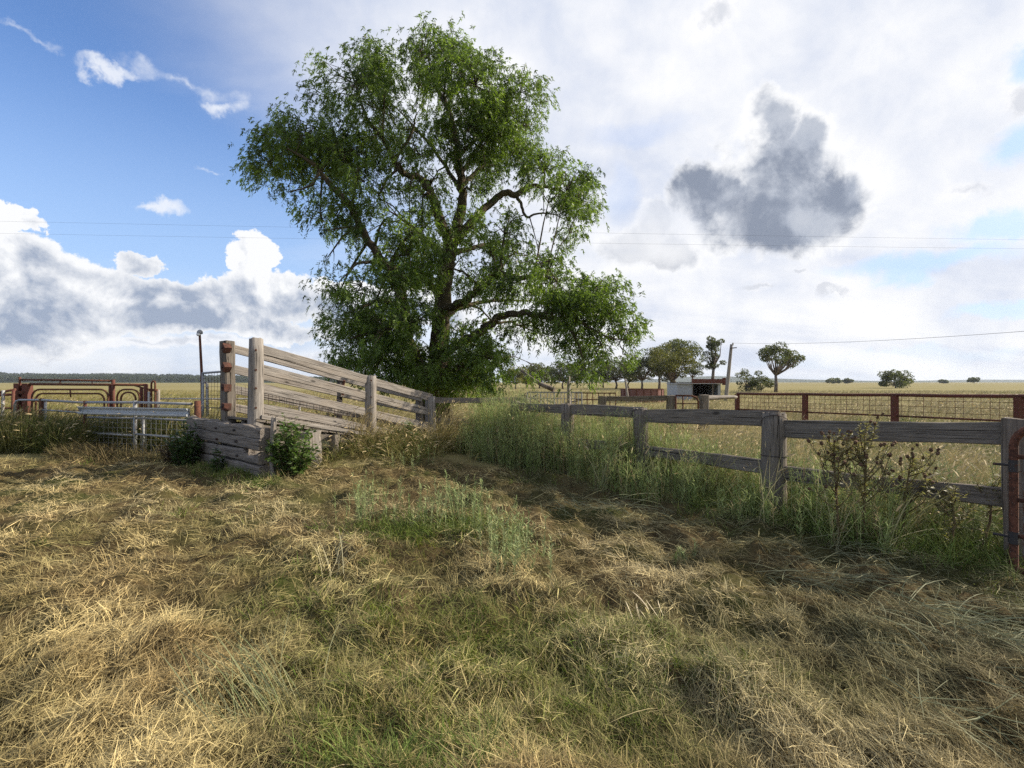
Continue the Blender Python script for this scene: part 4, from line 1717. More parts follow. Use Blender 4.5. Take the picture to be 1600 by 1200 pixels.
for (p, q) in ((A_, C_),):
    d = (q - p)
    d.z = 0
    d.normalize()
    nrm = Vector((d.y, -d.x, 0))
    prof = [(0.10, -0.13), (0.13, -0.10), (0.13, -0.08), (0.05, -0.085), (0.05, -0.20), (0.13, -0.21), (0.13, -0.24), (0.10, -0.27), (0.045, -0.275), (0.045, -0.125)]
    v = []
    for e_ in (p - d * 0.06, q):
        for (o1, o2) in prof:
            v.append(e_ + nrm * o1 + Vector((0, 0, o2 - 0.02)))
    n_ = len(prof)
    f = [(k, (k + 1) % n_, n_ + (k + 1) % n_, n_ + k) for k in range(n_)] + [tuple(reversed(range(n_))), tuple(range(n_, 2 * n_))]
    b.add((v, f))
b.build('sheet_rail', M_SHEET, pnl)
b = Build()
for (p, q) in ((A_, B_), (B_, C_)):
    for k in range(1, 11):
        t = p.lerp(q, k / 11)
        b.wire((t.x, t.y + 0.03, 0.02), (t.x, t.y + 0.03, 0.82), 0.003)
    for k in range(7):
        z = 0.08 + 0.12 * k
        b.wire((p.x, p.y + 0.03, z), (q.x, q.y + 0.03, z), 0.003)
b.build('wire_netting', M_GALV, pnl, kind='stuff')

pn2 = thing('steel_rail_fence', 'grey pipe rail with a rounded end half hidden in tall grass, left of the panel', 'fence', (-11.8, 12.8, 0))
D_ = W(65, 625, 13.0)
E_ = W(23, 625, 13.6)
pipe('rail', [E_ + Vector((0, 0, -0.7)), E_ + Vector((0, 0, -0.12)), E_ + Vector((0.05, -0.01, -0.03)), E_ + Vector((0.16, -0.03, 0)), D_, A_ + Vector((-0.05, 0.05, -0.02))], 0.028, M_GALV, pn2)
pipe('rail', [D_ + Vector((0, 0, -0.25)), A_ + Vector((-0.05, 0.05, -0.26))], 0.022, M_GALV, pn2)
log('post', (D_.x, D_.y, -0.2), D_ + Vector((0, 0, 0.03)), 0.06, 0.055, M_RUST, pn2, rl)
pipe('post', [(D_.x + 0.1, D_.y - 0.02, -0.1), D_ + Vector((0.1, 0, 0.02))], 0.03, M_GALV, pn2)

# yard light and the netted gate by the ramp
lampp = thing('yard_light', 'slender rusty pole with a small round lamp beside the netted gate', 'lamp', (W(312, 0, 13.2).x, 13.2, 0))
pipe('pole', [(W(317, 0, 13.2).x, 13.2, -0.1), W(315.5, 590, 13.2), W(312, 522, 13.2)], [0.045, 0.035, 0.028], M_RUST, lampp)
hc = W(311, 520, 13.2)
b = Build()
pts = []
rads = []
for (dz_, r_) in ((0.075, 0.015), (0.064, 0.038), (0.038, 0.064), (0.0, 0.071), (-0.022, 0.064)):
    pts.append(hc + Vector((0.02 + dz_ * 0.2, -dz_ * 0.3, dz_)))
    rads.append(r_)
b.tube(pts, rads, 12)
b.build('lamp_head', M_GALV, lampp, smooth=True)
M_LENS = Mt('lamp lens', 0.1, 0.5)
M_LENS.col((0.75, 0.76, 0.78))
b = Build()
b.tube([hc + Vector((0.015, -0.05, -0.035)), hc + Vector((0.012, -0.06, -0.07)), hc + Vector((0.01, -0.06, -0.09))], [0.05, 0.042, 0.02], 10)
b.build('lamp_lens', M_LENS.m, lampp, smooth=True)

ng_ = thing('netted_gate', 'tall narrow gate of square wire netting between the lamp pole and ramp', 'gate', (W(333, 0, 13.0).x, 13.0, 0))
a1, a2_, a3, a4 = W(317, 583, 13.1), W(349, 580.5, 12.6), W(349, 660, 12.6), W(317, 660, 13.1)
pipe('frame_bar', [(a1.x, a1.y, 0.05), a1], 0.032, M_GALV, ng_)
pipe('frame_bar', [(a2_.x, a2_.y, 0.05), a2_], 0.026, M_GALV, ng_)
pipe('frame_bar', [a1, a2_], 0.026, M_GALV, ng_)
pipe('frame_bar', [(a1.x, a1.y, 0.08), (a2_.x, a2_.y, 0.08)], 0.026, M_GALV, ng_)
b = Build()
for k in range(1, 7):
    p = a1.lerp(a2_, k / 7)
    b.wire((p.x, p.y, 0.08), p, 0.004)
for k in range(1, 16):
    z = 0.08 + k * 0.108
    b.wire((a1.x, a1.y, z), (a2_.x, a2_.y, z), 0.004)
b.build('wire_netting', M_WIRE, ng_, kind='stuff')
pp_ = W(323.5, 598, 14.2)
po = thing('white_pipe_post', 'white pipe post with a bent top behind the netted gate', 'post', (pp_.x, 14.2, 0))
pipe('pipe', [(pp_.x + 0.03, 14.2, -0.1), (pp_.x, 14.2, pp_.z - 0.04), (pp_.x - 0.02, 14.2, pp_.z), (pp_.x - 0.07, 14.2, pp_.z + 0.01)], 0.035, M_WHITE, po)


# ------------------------------------------------------------------ the big tree
def P3(px, py, dd, Y0=17.0):
    return np.array(W(px, py, Y0 + dd))


TREE = W(690, 0, 17.0)
tree = thing('pepper_tree', 'large spreading pepper tree with drooping fine foliage behind the loading ramp', 'tree', (TREE.x, 17.0, 0))
rt = np.random.default_rng(17)
limbs = []      # (control points (x,y,z,r))


def limb(ctrl, n=5):
    c_ = [(*P3(px, py, dd), r) for (px, py, dd, r) in ctrl]
    ln = smooth_line(c_, n)
    ln = [np.array([*(p[:3] + rt.normal(0, 0.25, 3) * min(p[3], 0.16) * 0.8), max(p[3], 0.008)]) for p in ln]
    limbs.append(ln)
    return ln


limb([(684, 677, 0, 0.52), (686, 620, 0, 0.42), (687, 545, 0, 0.33), (689, 492, 0, 0.30), (694, 440, 0.1, 0.27), (701, 395, 0.2, 0.25), (712, 365, 0.2, 0.20),
      (721, 325, 0.1, 0.16), (722, 285, 0, 0.14), (715, 248, -0.1, 0.125), (708, 201, -0.2, 0.10), (699, 165, -0.1, 0.085), (690, 152, 0, 0.075), (677, 125, 0.3, 0.05), (668, 85, 0.5, 0.025), (655, 50, 0.6, 0.01)])
limb([(678, 660, -0.3, 0.34), (668, 603, -0.5, 0.29), (649, 559, -0.9, 0.25), (633, 524, -1.1, 0.22), (628, 468, -1.2, 0.19), (620, 430, -1.3, 0.16), (600, 408, -1.4, 0.13), (583, 387, -1.5, 0.12),
      (565, 358, -1.6, 0.11), (543, 317, -1.7, 0.10), (521, 294, -1.8, 0.085), (500, 268, -1.9, 0.07), (478, 248, -2.1, 0.045), (450, 232, -2.2, 0.02)])
limb([(705, 388, 0.2, 0.2), (695, 362, -0.2, 0.17), (682, 328, -0.5, 0.15), (671, 298, -0.7, 0.13), (655, 278, -0.8, 0.11), (630, 270, -0.9, 0.095), (615, 250, -1.0, 0.085), (598, 216, -1.2, 0.07), (576, 190, -1.3, 0.05), (560, 150, -1.3, 0.03), (548, 110, -1.2, 0.012)])
limb([(714, 375, 0.2, 0.17), (742, 343, 0.6, 0.14), (768, 317, 0.9, 0.125), (790, 301, 1.0, 0.115), (806, 304, 1.1, 0.11), (829, 291, 1.2, 0.08), (852, 292, 1.3, 0.06), (880, 300, 1.4, 0.04), (905, 320, 1.4, 0.02)])
limb([(806, 306, 1.1, 0.07), (814, 318, 1.0, 0.055), (822, 339, 0.9, 0.045), (838, 334, 0.9, 0.035), (866, 335, 0.9, 0.02), (885, 345, 0.9, 0.01)])
limb([(722, 290, 0, 0.10), (742, 271, 0.5, 0.085), (757, 258, 0.8, 0.07), (785, 238, 1.2, 0.05), (812, 205, 1.5, 0.035), (828, 165, 1.6, 0.015)])
limb([(714, 248, 0, 0.08), (728, 232, -0.5, 0.07), (744, 214, -0.9, 0.055), (758, 180, -1.2, 0.035), (766, 130, -1.3, 0.015)])
limb([(690, 485, -0.1, 0.15), (719, 474, -0.8, 0.13), (740, 462, -1.3, 0.115), (763, 440, -1.7, 0.10), (782, 427, -2.0, 0.09), (810, 435, -2.3, 0.075), (840, 430, -2.6, 0.05), (870, 438, -2.8, 0.025)])
limb([(690, 560, 0, 0.17), (712, 541, -0.6, 0.15), (733, 530, -1.0, 0.14), (757, 512, -1.5, 0.125), (782, 496, -1.9, 0.11), (810, 489, -2.2, 0.095), (838, 492, -2.5, 0.08), (873, 503, -2.8, 0.06), (897, 524, -3.0, 0.04), (911, 559, -3.1, 0.02)])
limb([(838, 492, -2.5, 0.06), (880, 488, -2.8, 0.05), (915, 508, -3.0, 0.04), (950, 527, -3.2, 0.025), (985, 532, -3.3, 0.01)])
limb([(873, 498, -2.8, 0.05), (900, 470, -2.6, 0.04), (930, 450, -2.6, 0.02), (945, 435, -2.6, 0.01)])
limb([(598, 406, -1.4, 0.07), (580, 409, -1.7, 0.055), (558, 412, -2.0, 0.04), (546, 424, -2.2, 0.025), (530, 440, -2.3, 0.01)])
limb([(628, 480, -1.2, 0.10), (600, 470, -1.6, 0.07), (570, 478, -2.0, 0.045), (540, 490, -2.3, 0.02)])
limb([(640, 545, -1.0, 0.11), (612, 528, -1.5, 0.07), (580, 520, -1.9, 0.05), (545, 530, -2.2, 0.02)])
limb([(700, 405, 0.2, 0.12), (672, 380, 1.0, 0.09), (640, 352, 1.8, 0.06), (610, 330, 2.4, 0.03)])
limb([(700, 395, 0.2, 0.12), (730, 390, 1.4, 0.09), (770, 380, 2.2, 0.06), (800, 375, 2.8, 0.03)])
limb([(690, 470, 0.1, 0.13), (670, 440, 1.4, 0.1), (640, 420, 2.4, 0.07), (600, 430, 3.2, 0.03)])
limb([(690, 500, 0.1, 0.13), (720, 480, 1.4, 0.1), (770, 470, 2.4, 0.06), (830, 470, 3.2, 0.03)])
limb([(615, 250, -1.0, 0.06), (640, 215, -1.2, 0.045), (650, 180, -1.2, 0.02)])
limb([(722, 300, 0, 0.09), (690, 250, 1.3, 0.06), (650, 200, 2.2, 0.04), (610, 160, 2.6, 0.015)])
limb([(721, 270, 0, 0.08), (760, 210, 1.5, 0.05), (790, 160, 2.2, 0.02)])
limb([(500, 268, -1.9, 0.05), (485, 290, -2.3, 0.035), (450, 300, -2.6, 0.015)])
limb([(565, 358, -1.6, 0.05), (545, 355, -2.1, 0.035), (510, 360, -2.5, 0.015)])
limb([(684, 600, 0, 0.2), (720, 580, -0.9, 0.12), (750, 560, -1.6, 0.07), (775, 560, -2.1, 0.03)])

allp = np.array([p for l in limbs for p in l])

# masses of foliage: bearing, height, spread in the photograph and depth from the stem
lobes = [
    (555, 125, 62, 55, 1.0), (505, 150, 32, 28, 0.7), (600, 165, 45, 45, 0.8), (590, 100, 38, 38, 0.9),
    (662, 75, 36, 40, 1.0), (700, 95, 46, 48, 1.1), (740, 125, 50, 50, 1.1), (690, 130, 34, 38, 0.6), (655, 130, 30, 34, 0.5),
    (822, 140, 40, 32, 1.0), (795, 165, 42, 36, 0.9), (845, 160, 20, 24, 0.5),
    (445, 225, 50, 36, 1.1), (420, 265, 38, 36, 1.0), (480, 210, 55, 34, 1.1), (500, 260, 50, 42, 0.9), (535, 240, 52, 44, 1.1), (455, 285, 38, 26, 0.8),
    (585, 225, 46, 46, 0.9), (560, 280, 46, 40, 0.8), (640, 205, 44, 40, 0.8), (675, 285, 34, 30, 0.6), (640, 300, 34, 30, 0.5), (610, 430, 40, 30, 0.8), (640, 400, 36, 30, 0.8), (670, 590, 40, 30, 1.1), (620, 550, 40, 34, 1.0), (575, 500, 40, 34, 0.9), (620, 260, 40, 30, 0.6), (655, 245, 36, 30, 0.5),
    (730, 195, 54, 44, 1.2), (770, 220, 50, 46, 1.2), (700, 225, 38, 34, 0.7), (830, 205, 30, 28, 0.8), (815, 245, 38, 34, 0.9),
    (850, 265, 42, 30, 1.0), (890, 285, 36, 32, 1.1), (912, 318, 28, 36, 1.1), (895, 360, 26, 34, 0.9), (860, 305, 34, 24, 0.6),
    (535, 325, 46, 40, 0.8), (500, 345, 30, 36, 0.6), (560, 375, 40, 34, 0.6), (515, 400, 26, 26, 0.35), (600, 345, 34, 34, 0.5), (590, 310, 36, 30, 0.5),
    (645, 365, 44, 38, 0.9), (610, 395, 38, 26, 0.6), (690, 345, 34, 40, 0.8), (660, 310, 36, 34, 0.6), (735, 300, 36, 34, 0.5), (700, 420, 40, 36, 0.8), (740, 360, 34, 34, 0.7), (760, 270, 36, 28, 0.7),
    (790, 360, 38, 36, 0.8), (765, 395, 44, 34, 0.8), (810, 395, 34, 30, 0.7),
    (800, 440, 46, 34, 1.0), (845, 415, 40, 28, 1.0), (870, 445, 40, 32, 1.0), (755, 445, 40, 38, 0.7), (660, 430, 46, 40, 1.0), (615, 450, 42, 38, 0.9),
    (560, 455, 40, 34, 0.7), (525, 470, 32, 34, 0.6), (540, 505, 40, 32, 0.9), (520, 545, 24, 30, 0.7), (565, 540, 44, 34, 1.0), (605, 520, 44, 42, 1.1), (540, 578, 30, 22, 0.7), (595, 572, 42, 28, 1.1),
    (650, 505, 40, 44, 0.9), (655, 560, 34, 38, 1.0), (720, 575, 36, 40, 1.3), (760, 565, 40, 36, 1.3), (735, 602, 46, 24, 1.2), (690, 610, 30, 16, 0.8), (720, 520, 34, 34, 0.6), (630, 590, 34, 22, 0.9),
    (770, 505, 40, 30, 0.6), (820, 515, 40, 32, 0.7), (860, 490, 46, 32, 1.0), (905, 475, 44, 36, 1.2), (940, 455, 28, 32, 1.1), (955, 490, 26, 36, 1.1),
    (900, 530, 36, 34, 0.8), (940, 545, 30, 34, 0.8), (985, 520, 22, 20, 0.7), (975, 555, 22, 20, 0.4), (865, 560, 28, 34, 0.35), (915, 585, 26, 22, 0.5), (830, 570, 18, 26, 0.22),
]
sprays = []          # root x,y,z, density tone
twigs = Build()
for (px, py, rx, ry, dens) in lobes:
    for side in ((-1, 1) if dens > 0.45 else (rt.choice([-1, 1]),)):
        # front and back halves of the crown
        rmid = 2.6 * math.sqrt(max(0.15, 1 - ((px - 690) / 330) ** 2 - ((py - 330) / 330) ** 2))
        dd = side * rt.uniform(0.2, 1.0) * rmid - (1.2 if py > 400 else 0.3)
        if px > 850 and py > 420:
            dd = -2.6 + side * rt.uniform(0.1, 0.9)
        Yd = 17.0 + dd
        k = Yd / FPX
        cen = P3(px, py + (8 if py < 200 else 0) - 2, dd)
        rad = np.array([rx * k, 0.5 * (rx + ry) * k * 1.15, ry * k])
        # branchlet from the nearest limb to this mass
        dd2 = np.linalg.norm((allp[:, :3] - cen) * [1, 1, 0.8], axis=1)
        i0 = int(np.argmin(dd2 + (allp[:, 3] < 0.02) * 0.4))
        st = allp[i0]
        nsub = max(2, int(11.5 * dens ** 1.35 * (rx * ry) / 1500))
        mid = st[:3] * 0.45 + cen * 0.55 + np.array([0, 0, 0.15])
        r0 = min(st[3] * 0.55, 0.05)
        twigs.tube([st[:3], mid, cen], [r0, r0 * 0.7, r0 * 0.4], 5, False)
        for j in range(nsub):
            u = unit(rt.normal(0, 1, 3))
            sub = cen + u * rad * rt.uniform(0.25, 1.08) ** 0.6
            m2 = (cen * 0.5 + sub * 0.5) + rt.normal(0, 0.08, 3) + np.array([0, 0, 0.1])
            twigs.tube([mid * 0.3 + cen * 0.7, m2, sub], [r0 * 0.4 + 0.004, 0.012, 0.006], 4, False)
            ns = int(rt.uniform(13, 24) * (0.55 + 0.45 * dens))
            cr = rt.uniform(0.12, 0.27)
            tone = rt.normal(0, 0.17)
            off = rt.normal(0, 1, (ns, 3)) * cr * np.array([1.0, 1.0, 0.8])
            for q in range(ns):
                sprays.append((*(sub + off[q]), tone, *u))
sprays = np.array(sprays)
ns = len(sprays)
LV = 13
t = np.tile(np.linspace(0.08, 1.0, LV), (ns, 1))
root = sprays[:, :3]
outw = unit(sprays[:, 4:7] * [1, 1, 0.4] + rt.normal(0, 0.55, (ns, 3)) * [1, 1, 0.4])
Ls = rt.uniform(0.15, 0.45, ns)
# a spray leaves outwards and falls
pos = root[:, None, :] + outw[:, None, :] * (t * 0.55 * Ls[:, None] * (1 - 0.35 * t))[..., None]
pos[..., 2] += (0.18 * t - 0.72 * t ** 1.8) * Ls[:, None]
sgn = np.where(np.arange(LV) % 2 == 0, 1.0, -1.0)[None, :, None]
hz_ = unit(np.cross(outw, [0, 0, 1.0]) + 1e-6)
ld = unit(hz_[:, None, :] * sgn * rt.uniform(0.3, 0.9, (ns, LV, 1)) + outw[:, None, :] * 0.35 + np.array([0, 0, -1.0]) * rt.uniform(0.25, 1.1, (ns, LV, 1)) + rt.normal(0, 0.28, (ns, LV, 3)))
lsd = unit(np.cross(ld, rt.normal(0, 1, (ns, LV, 3))))
n = ns * LV
V, Q, S, A = diamonds(pos.reshape(-1, 3), ld.reshape(-1, 3), lsd.reshape(-1, 3), rt.uniform(0.07, 0.15, n), rt.uniform(0.019, 0.036, n),
                      np.clip(0.45 + np.repeat(sprays[:, 3] + rt.normal(0, 0.1, ns), LV) + rt.normal(0, 0.13, n), 0, 1))
M_PEPPER = leafmat('pepper leaf', (0.022, 0.044, 0.009), (0.22, 0.315, 0.065), 0.44, None, 0.42)
obj('crown', mesh_np('crown', V, Q, None, [M_PEPPER], False, {'shade': S}), tree)
b = Build()
for l in limbs:
    b.tube([p[:3] for p in l], [p[3] for p in l], 11 if l[0][3] > 0.12 else 7)
# root flare
for a_ in np.linspace(0.3, 6.0, 7):
    c0 = np.array(W(684, 655, 17))
    b.tube([c0 + [0.15 * math.cos(a_), 0.15 * math.sin(a_), 0.5], c0 + [0.45 * math.cos(a_), 0.45 * math.sin(a_), 0.0], c0 + [0.95 * math.cos(a_), 0.95 * math.sin(a_), -0.45]], [0.2, 0.16, 0.06], 7)
b.build('trunk', M_BARK, tree, smooth=True)
twigs.build('twigs', M_BARK, tree, smooth=True)


# ------------------------------------------------------------------ hills and far woods
M_HILL = Mt('wooded hill', 0.95, 0.05)
M_HILL.col(M_HILL.ramp(M_HILL.noise(M_HILL.coord('Object'), 0.03, 6, 0.7), [(0.35, (0.022, 0.034, 0.016)), (0.7, (0.055, 0.068, 0.03))]))
M_HILL = M_HILL.m


def ridge_mesh(prof, Y, back, foot):
    """long low hill: profile as (bearing px, skyline py) at distance Y"""
    px = np.linspace(prof[0][0], prof[-1][0], 160)
    py = np.interp(px, [p[0] for p in prof], [p[1] for p in prof])
    rows = []
    for f, k in ((-1.0, 0.0), (-0.7, 0.25), (-0.4, 0.6), (-0.15, 0.9), (0.0, 1.0), (0.3, 0.85), (0.7, 0.4), (1.0, 0.0)):
        yy = Y + (f * foot if f < 0 else f * back)
        z = np.maximum((HOR - py) / FPX * Y + EYE, 0.0) * k + 2.0 * (fbm(px * 0.05, np.full_like(px, f * 9), 7, 3) - 0.5) * k - (0.6 if k == 0 else 0)
        rows.append(np.stack([(px - 800) / FPX * Y, np.full_like(px, yy), z], 1))
    V = np.concatenate(rows)
    n_ = len(px)
    q = []
    for r_ in range(len(rows) - 1):
        i_ = np.arange(n_ - 1) + r_ * n_
        q.append(np.stack([i_, i_ + 1, i_ + 1 + n_, i_ + n_], 1))
    return V, np.concatenate(q)


prof_l = [(-700, 588), (-300, 586), (-60, 586.5), (0, 587), (60, 589), (120, 590), (200, 589), (300, 590.5), (380, 592.3), (470, 594), (600, 596), (760, 597.2)]
V, Q = ridge_mesh(prof_l, 1700, 700, 650)
h1 = obj('hills', mesh_np('hills', V, Q, None, [M_HILL], True))
h1['kind'] = 'structure'
prof_r = [(940, 597), (1020, 592.5), (1075, 588.5), (1120, 587.5), (1160, 590), (1230, 592.5), (1300, 594.5), (1380, 596), (1460, 594.5), (1540, 593), (1600, 593.5), (1750, 595), (1880, 596)]
V2, Q2 = ridge_mesh(prof_r, 4200, 1200, 1500)
h2 = obj('hills', mesh_np('hills', V2, Q2, None, [M_HILL], True))
h2['kind'] = 'structure'


def leaf_ball(rng, n, rx, rz, L, wd, cz_):
    u = unit(rng.normal(0, 1, (n, 3)))
    r_ = rng.uniform(0.55, 1.0, (n, 1))
    p = u * r_ * np.array([rx, rx, rz]) + np.array([0, 0, cz_])
    d = unit(u + rng.normal(0, 0.8, (n, 3)))
    sd = unit(np.cross(d, rng.normal(0, 1, (n, 3))))
    return diamonds(p, d, sd, rng.uniform(*L, n), rng.uniform(*wd, n), np.clip(0.5 + rng.normal(0, 0.2, n), 0, 1))


rw = np.random.default_rng(23)
wood_t = []
for k in range(6):
    ps = []
    for j in range(5):
        V_, Q_, S_, A_2 = leaf_ball(rw, 26, rw.uniform(1.6, 2.6), rw.uniform(1.0, 1.8), (1.2, 2.2), (0.7, 1.4), rw.uniform(4.0, 8.5))
        V_ = V_ + np.array([rw.normal(0, 1.6), rw.normal(0, 1.6), 0])
        ps.append((V_, Q_, S_, A_2))
    wood_t.append(join(ps))
nw_ = 9000
fpx = rw.uniform(-350, 640, nw_)
fy = 1060 + 680 * rw.random(nw_)
fx = (fpx - 800) / FPX * 1700
skl = np.interp(fpx, [p[0] for p in prof_l], [p[1] for p in prof_l])
kk = np.interp((fy - 1700) / 650, [-1, -0.7, -0.4, -0.15, 0], [0, 0.25, 0.6, 0.9, 1.0])
fz = np.maximum((HOR - skl) / FPX * 1700 + EYE, 0) * kk - 1.0
kp = fbm(fpx * 0.03, fy * 0.006, 13, 3) > 0.40
fx, fy, fz = fx[kp], fy[kp], fz[kp]
tt = np.array([0.055, 0.072, 0.032])[None] * rw.uniform(0.5, 1.25, len(fx))[:, None]
scatter('forest', 'dark line of far woods along the low hill at left', 'forest', wood_t, np.stack([fx, fy, fz], 1),
        np.stack([np.zeros(len(fx)), np.zeros(len(fx)), rw.uniform(0, 6.28, len(fx))], 1), rw.uniform(0.8, 1.5, len(fx)), tt, M_BLADE)

# ------------------------------------------------------------------ gum trees across the paddock
M_GUM = leafmat('gum leaf', (0.035, 0.048, 0.020), (0.15, 0.165, 0.07), 0.28)
M_GUMY = leafmat('yellow green leaf', (0.05, 0.06, 0.016), (0.19, 0.18, 0.04), 0.28)


def gum(px, top, Y, wpx, label, seed, mat=None, nlobe=9, trunkf=0.38, dens=1.0, form='round', name='gum_tree', lean=0.0, group='trees across the paddock'):
    r_ = np.random.default_rng(seed)
    base = np.array([(px - 800) / FPX * Y, Y, float(hgt((px - 800) / FPX * Y, Y))])
    H_ = (HOR - top) / FPX * Y + EYE - base[2]
    wd = wpx / FPX * Y
    t_ = thing(name, label, 'tree' if name != 'shrub' else 'shrub', base, group if name != 'shrub' else None)
    b_ = Build()
    fork = base + np.array([lean * H_ * 0.3, 0, H_ * trunkf])
    r0 = H_ * 0.028
    b_.tube([base - [0, 0, 0.3], base * 0.5 + fork * 0.5 + r_.normal(0, 0.03 * H_, 3) * [1, 1, 0], fork], [r0 * 1.25, r0, r0 * 0.8], 7)
    Ls_ = []
    for k in range(int(nlobe * 1.7)):
        a_ = r_.uniform(0, 6.283)
        if name == 'shrub':
            rr = wd * 0.5 * math.sqrt(r_.uniform(0.0, 1)) * 0.85
            z = H_ * (0.10 + 0.80 * r_.random() * (1 - 0.75 * (rr / (wd * 0.5)) ** 2))
        elif form == 'round':
            rr = wd * 0.5 * math.sqrt(r_.uniform(0.02, 1)) * 0.78
            f = r_.uniform(0.0, 1.0)
            z = H_ * (trunkf + (1 - trunkf) * (0.12 + 0.78 * f * (1 - 0.35 * (rr / (wd * 0.5)) ** 2)))
        elif form == 'umbrella':
            rr = wd * 0.5 * math.sqrt(r_.uniform(0.02, 1)) * 0.85
            z = H_ * (0.90 - 0.34 * (rr / (wd * 0.5)) ** 1.5 - 0.16 * r_.random())
        else:   # tall and thin
            f = r_.random()
            rr = wd * 0.5 * r_.uniform(0.1, 0.8) * (1 - 0.35 * f)
            z = H_ * (trunkf + (0.93 - trunkf) * f)
        c_ = base + np.array([rr * math.cos(a_) + lean * H_ * 0.4, rr * math.sin(a_), z])
        s_ = wd * r_.uniform(0.10, 0.19) * (0.72 if form != 'round' else 1)
        Ls_.append((c_, s_))
        m_ = fork * 0.5 + c_ * 0.5 + np.array([0, 0, -0.03 * H_]) + r_.normal(0, 0.02 * H_, 3)
        b_.tube([fork, m_, c_], [r0 * 0.5, r0 * 0.33, r0 * 0.12], 5)
    ps = []
    lf = 0.048 * wd ** 0.5 * (Y / 100) ** 0.6 * 2.2
    for (c_, s_) in Ls_:
        n_ = int(200 * dens)
        V_, Q_, S_, A_2 = leaf_ball(r_, n_, s_, s_ * 0.62, (lf * 0.7, lf * 1.5), (lf * 0.4, lf * 0.8), 0)
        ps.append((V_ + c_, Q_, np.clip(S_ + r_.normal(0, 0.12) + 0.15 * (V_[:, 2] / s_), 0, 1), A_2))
    V_, Q_, S_, A_2 = join(ps)
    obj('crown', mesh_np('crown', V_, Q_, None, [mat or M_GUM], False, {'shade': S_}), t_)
    b_.build('trunk', M_GUMBARK, t_, smooth=True)
    return t_


row = [(806, 572, 118, 34, 'yellowish'), (822, 578, 150, 24, ''), (843, 566, 135, 34, ''), (862, 572, 150, 28, ''), (880, 560, 125, 36, ''), (901, 568, 140, 30, ''),
       (922, 556, 120, 40, ''), (943, 565, 140, 30, ''), (962, 552, 118, 40, ''), (983, 562, 130, 34, ''), (1003, 548, 112, 40, '')]
ordn = ['first', 'second', 'third', 'fourth', 'fifth', 'sixth', 'seventh', 'eighth', 'ninth', 'tenth', 'eleventh']
for i, (px, top, Y, wp, c_) in enumerate(row):
    gum(px, top, Y, wp * 1.5, f'{ordn[i]} gum from the left in the row of trees seen under the pepper tree', 300 + i, M_GUMY if c_ else M_GUM, 13, 0.22, 0.8)
gum(1030, 540, 110, 62, 'broad dark gum standing between the tree row and the yellow green tree', 331, M_GUM, 13, 0.3)
gum(1050, 533, 100, 72, 'big rounded yellow green tree left of the tin shed', 332, M_GUMY, 18, 0.16)
gum(1056, 531, 125, 84, 'tall dark gum rising behind the yellow green tree', 333, M_GUM, 15, 0.45)
gum(1082, 556, 118, 40, 'small open gum directly behind the tin shed', 334, M_GUM, 8, 0.35)
gum(1115, 520, 105, 52, 'slender gum with bare lower trunk just left of the leaning pole', 335, M_GUM, 14, 0.40, 0.75, 'tall')
gum(1212, 527, 82, 80, 'spreading umbrella shaped gum standing alone right of the leaning pole', 336, M_GUM, 15, 0.30, 0.85, 'umbrella')
gum(1166, 572, 88, 40, 'low dark scraggy bush left of the umbrella shaped gum', 337, M_GUM, 9, 0.15, 0.7, name='shrub')
gum(1190, 578, 88, 44, 'dense low bush at the foot of the umbrella shaped gum', 338, M_GUM, 9, 0.08, 0.9, name='shrub')
gum(1400, 573, 140, 52, 'wind swept dark shrub alone on the skyline above the red fence', 339, M_GUM, 12, 0.12, 1.0, name='shrub', lean=-0.15)
gum(1302, 592, 520, 22, 'first small tree on the skyline right of the umbrella gum', 340, M_GUM, 7, 0.2)
gum(1324, 592, 560, 18, 'second small tree on the skyline right of the umbrella gum', 341, M_GUM, 7, 0.2)
gum(1475, 594, 620, 14, 'far tree on the skyline midway between the shrub and the right edge', 344, M_GUM, 6, 0.2)
gum(1522, 589, 420, 16, 'far tree with a thin top on the skyline near the right edge', 345, M_GUM, 6, 0.3)


# ------------------------------------------------------------------ grasses and weeds
rv_ = np.random.default_rng(31)


def tall_grass(x, y, per, rad, L, wd, pitch, cols, rng, segs=3, droop=0.5, wind=None, curl=0.35, seeds=0.0):
    """standing grass in tufts at x, y"""
    n_ = len(x)
    ti = np.repeat(np.arange(n_), per)
    m_ = n_ * per
    rr = rad * np.sqrt(rng.random(m_))
    a_ = rng.uniform(0, 6.283, m_)
    bx, by = x[ti] + rr * np.cos(a_), y[ti] + rr * np.sin(a_)
    hd = rng.uniform(0, 6.283, m_) if wind is None else wind + rng.normal(0, 0.9, m_)
    pt = np.radians(rng.uniform(*pitch, m_))
    LL = rng.uniform(*L, m_) * rng.uniform(0.7, 1.2, n_)[ti]
    w_ = rng.uniform(*wd, m_)
    cc = cols[ti] * rng.uniform(0.6, 1.35, m_)[:, None]
    out = [blades(bx, by, hgt(bx, by) - 0.01, hd, pt, LL, w_, cc, rng, segs, curl, droop)]
    if seeds > 0:
        k = rng.random(m_) < seeds
        hx, hy, hh_, hp = bx[k], by[k], hd[k], pt[k] - droop * 0.45
        tipx = hx + np.cos(hh_) * np.cos(hp) * LL[k] * 0.98
        tipy = hy + np.sin(hh_) * np.cos(hp) * LL[k] * 0.98
        tipz = hgt(hx, hy) + np.sin(hp) * LL[k] * 0.98
        out.append(blades(tipx, tipy, tipz, hh_, hp - 0.3, np.full(k.sum(), 0.11) * rng.uniform(0.6, 1.3, k.sum()), w_[k] * 2.6,
                          np.array([0.48, 0.38, 0.21])[None] * rng.uniform(0.7, 1.2, k.sum())[:, None], rng, 2, 0.2, 0.4))
    return out


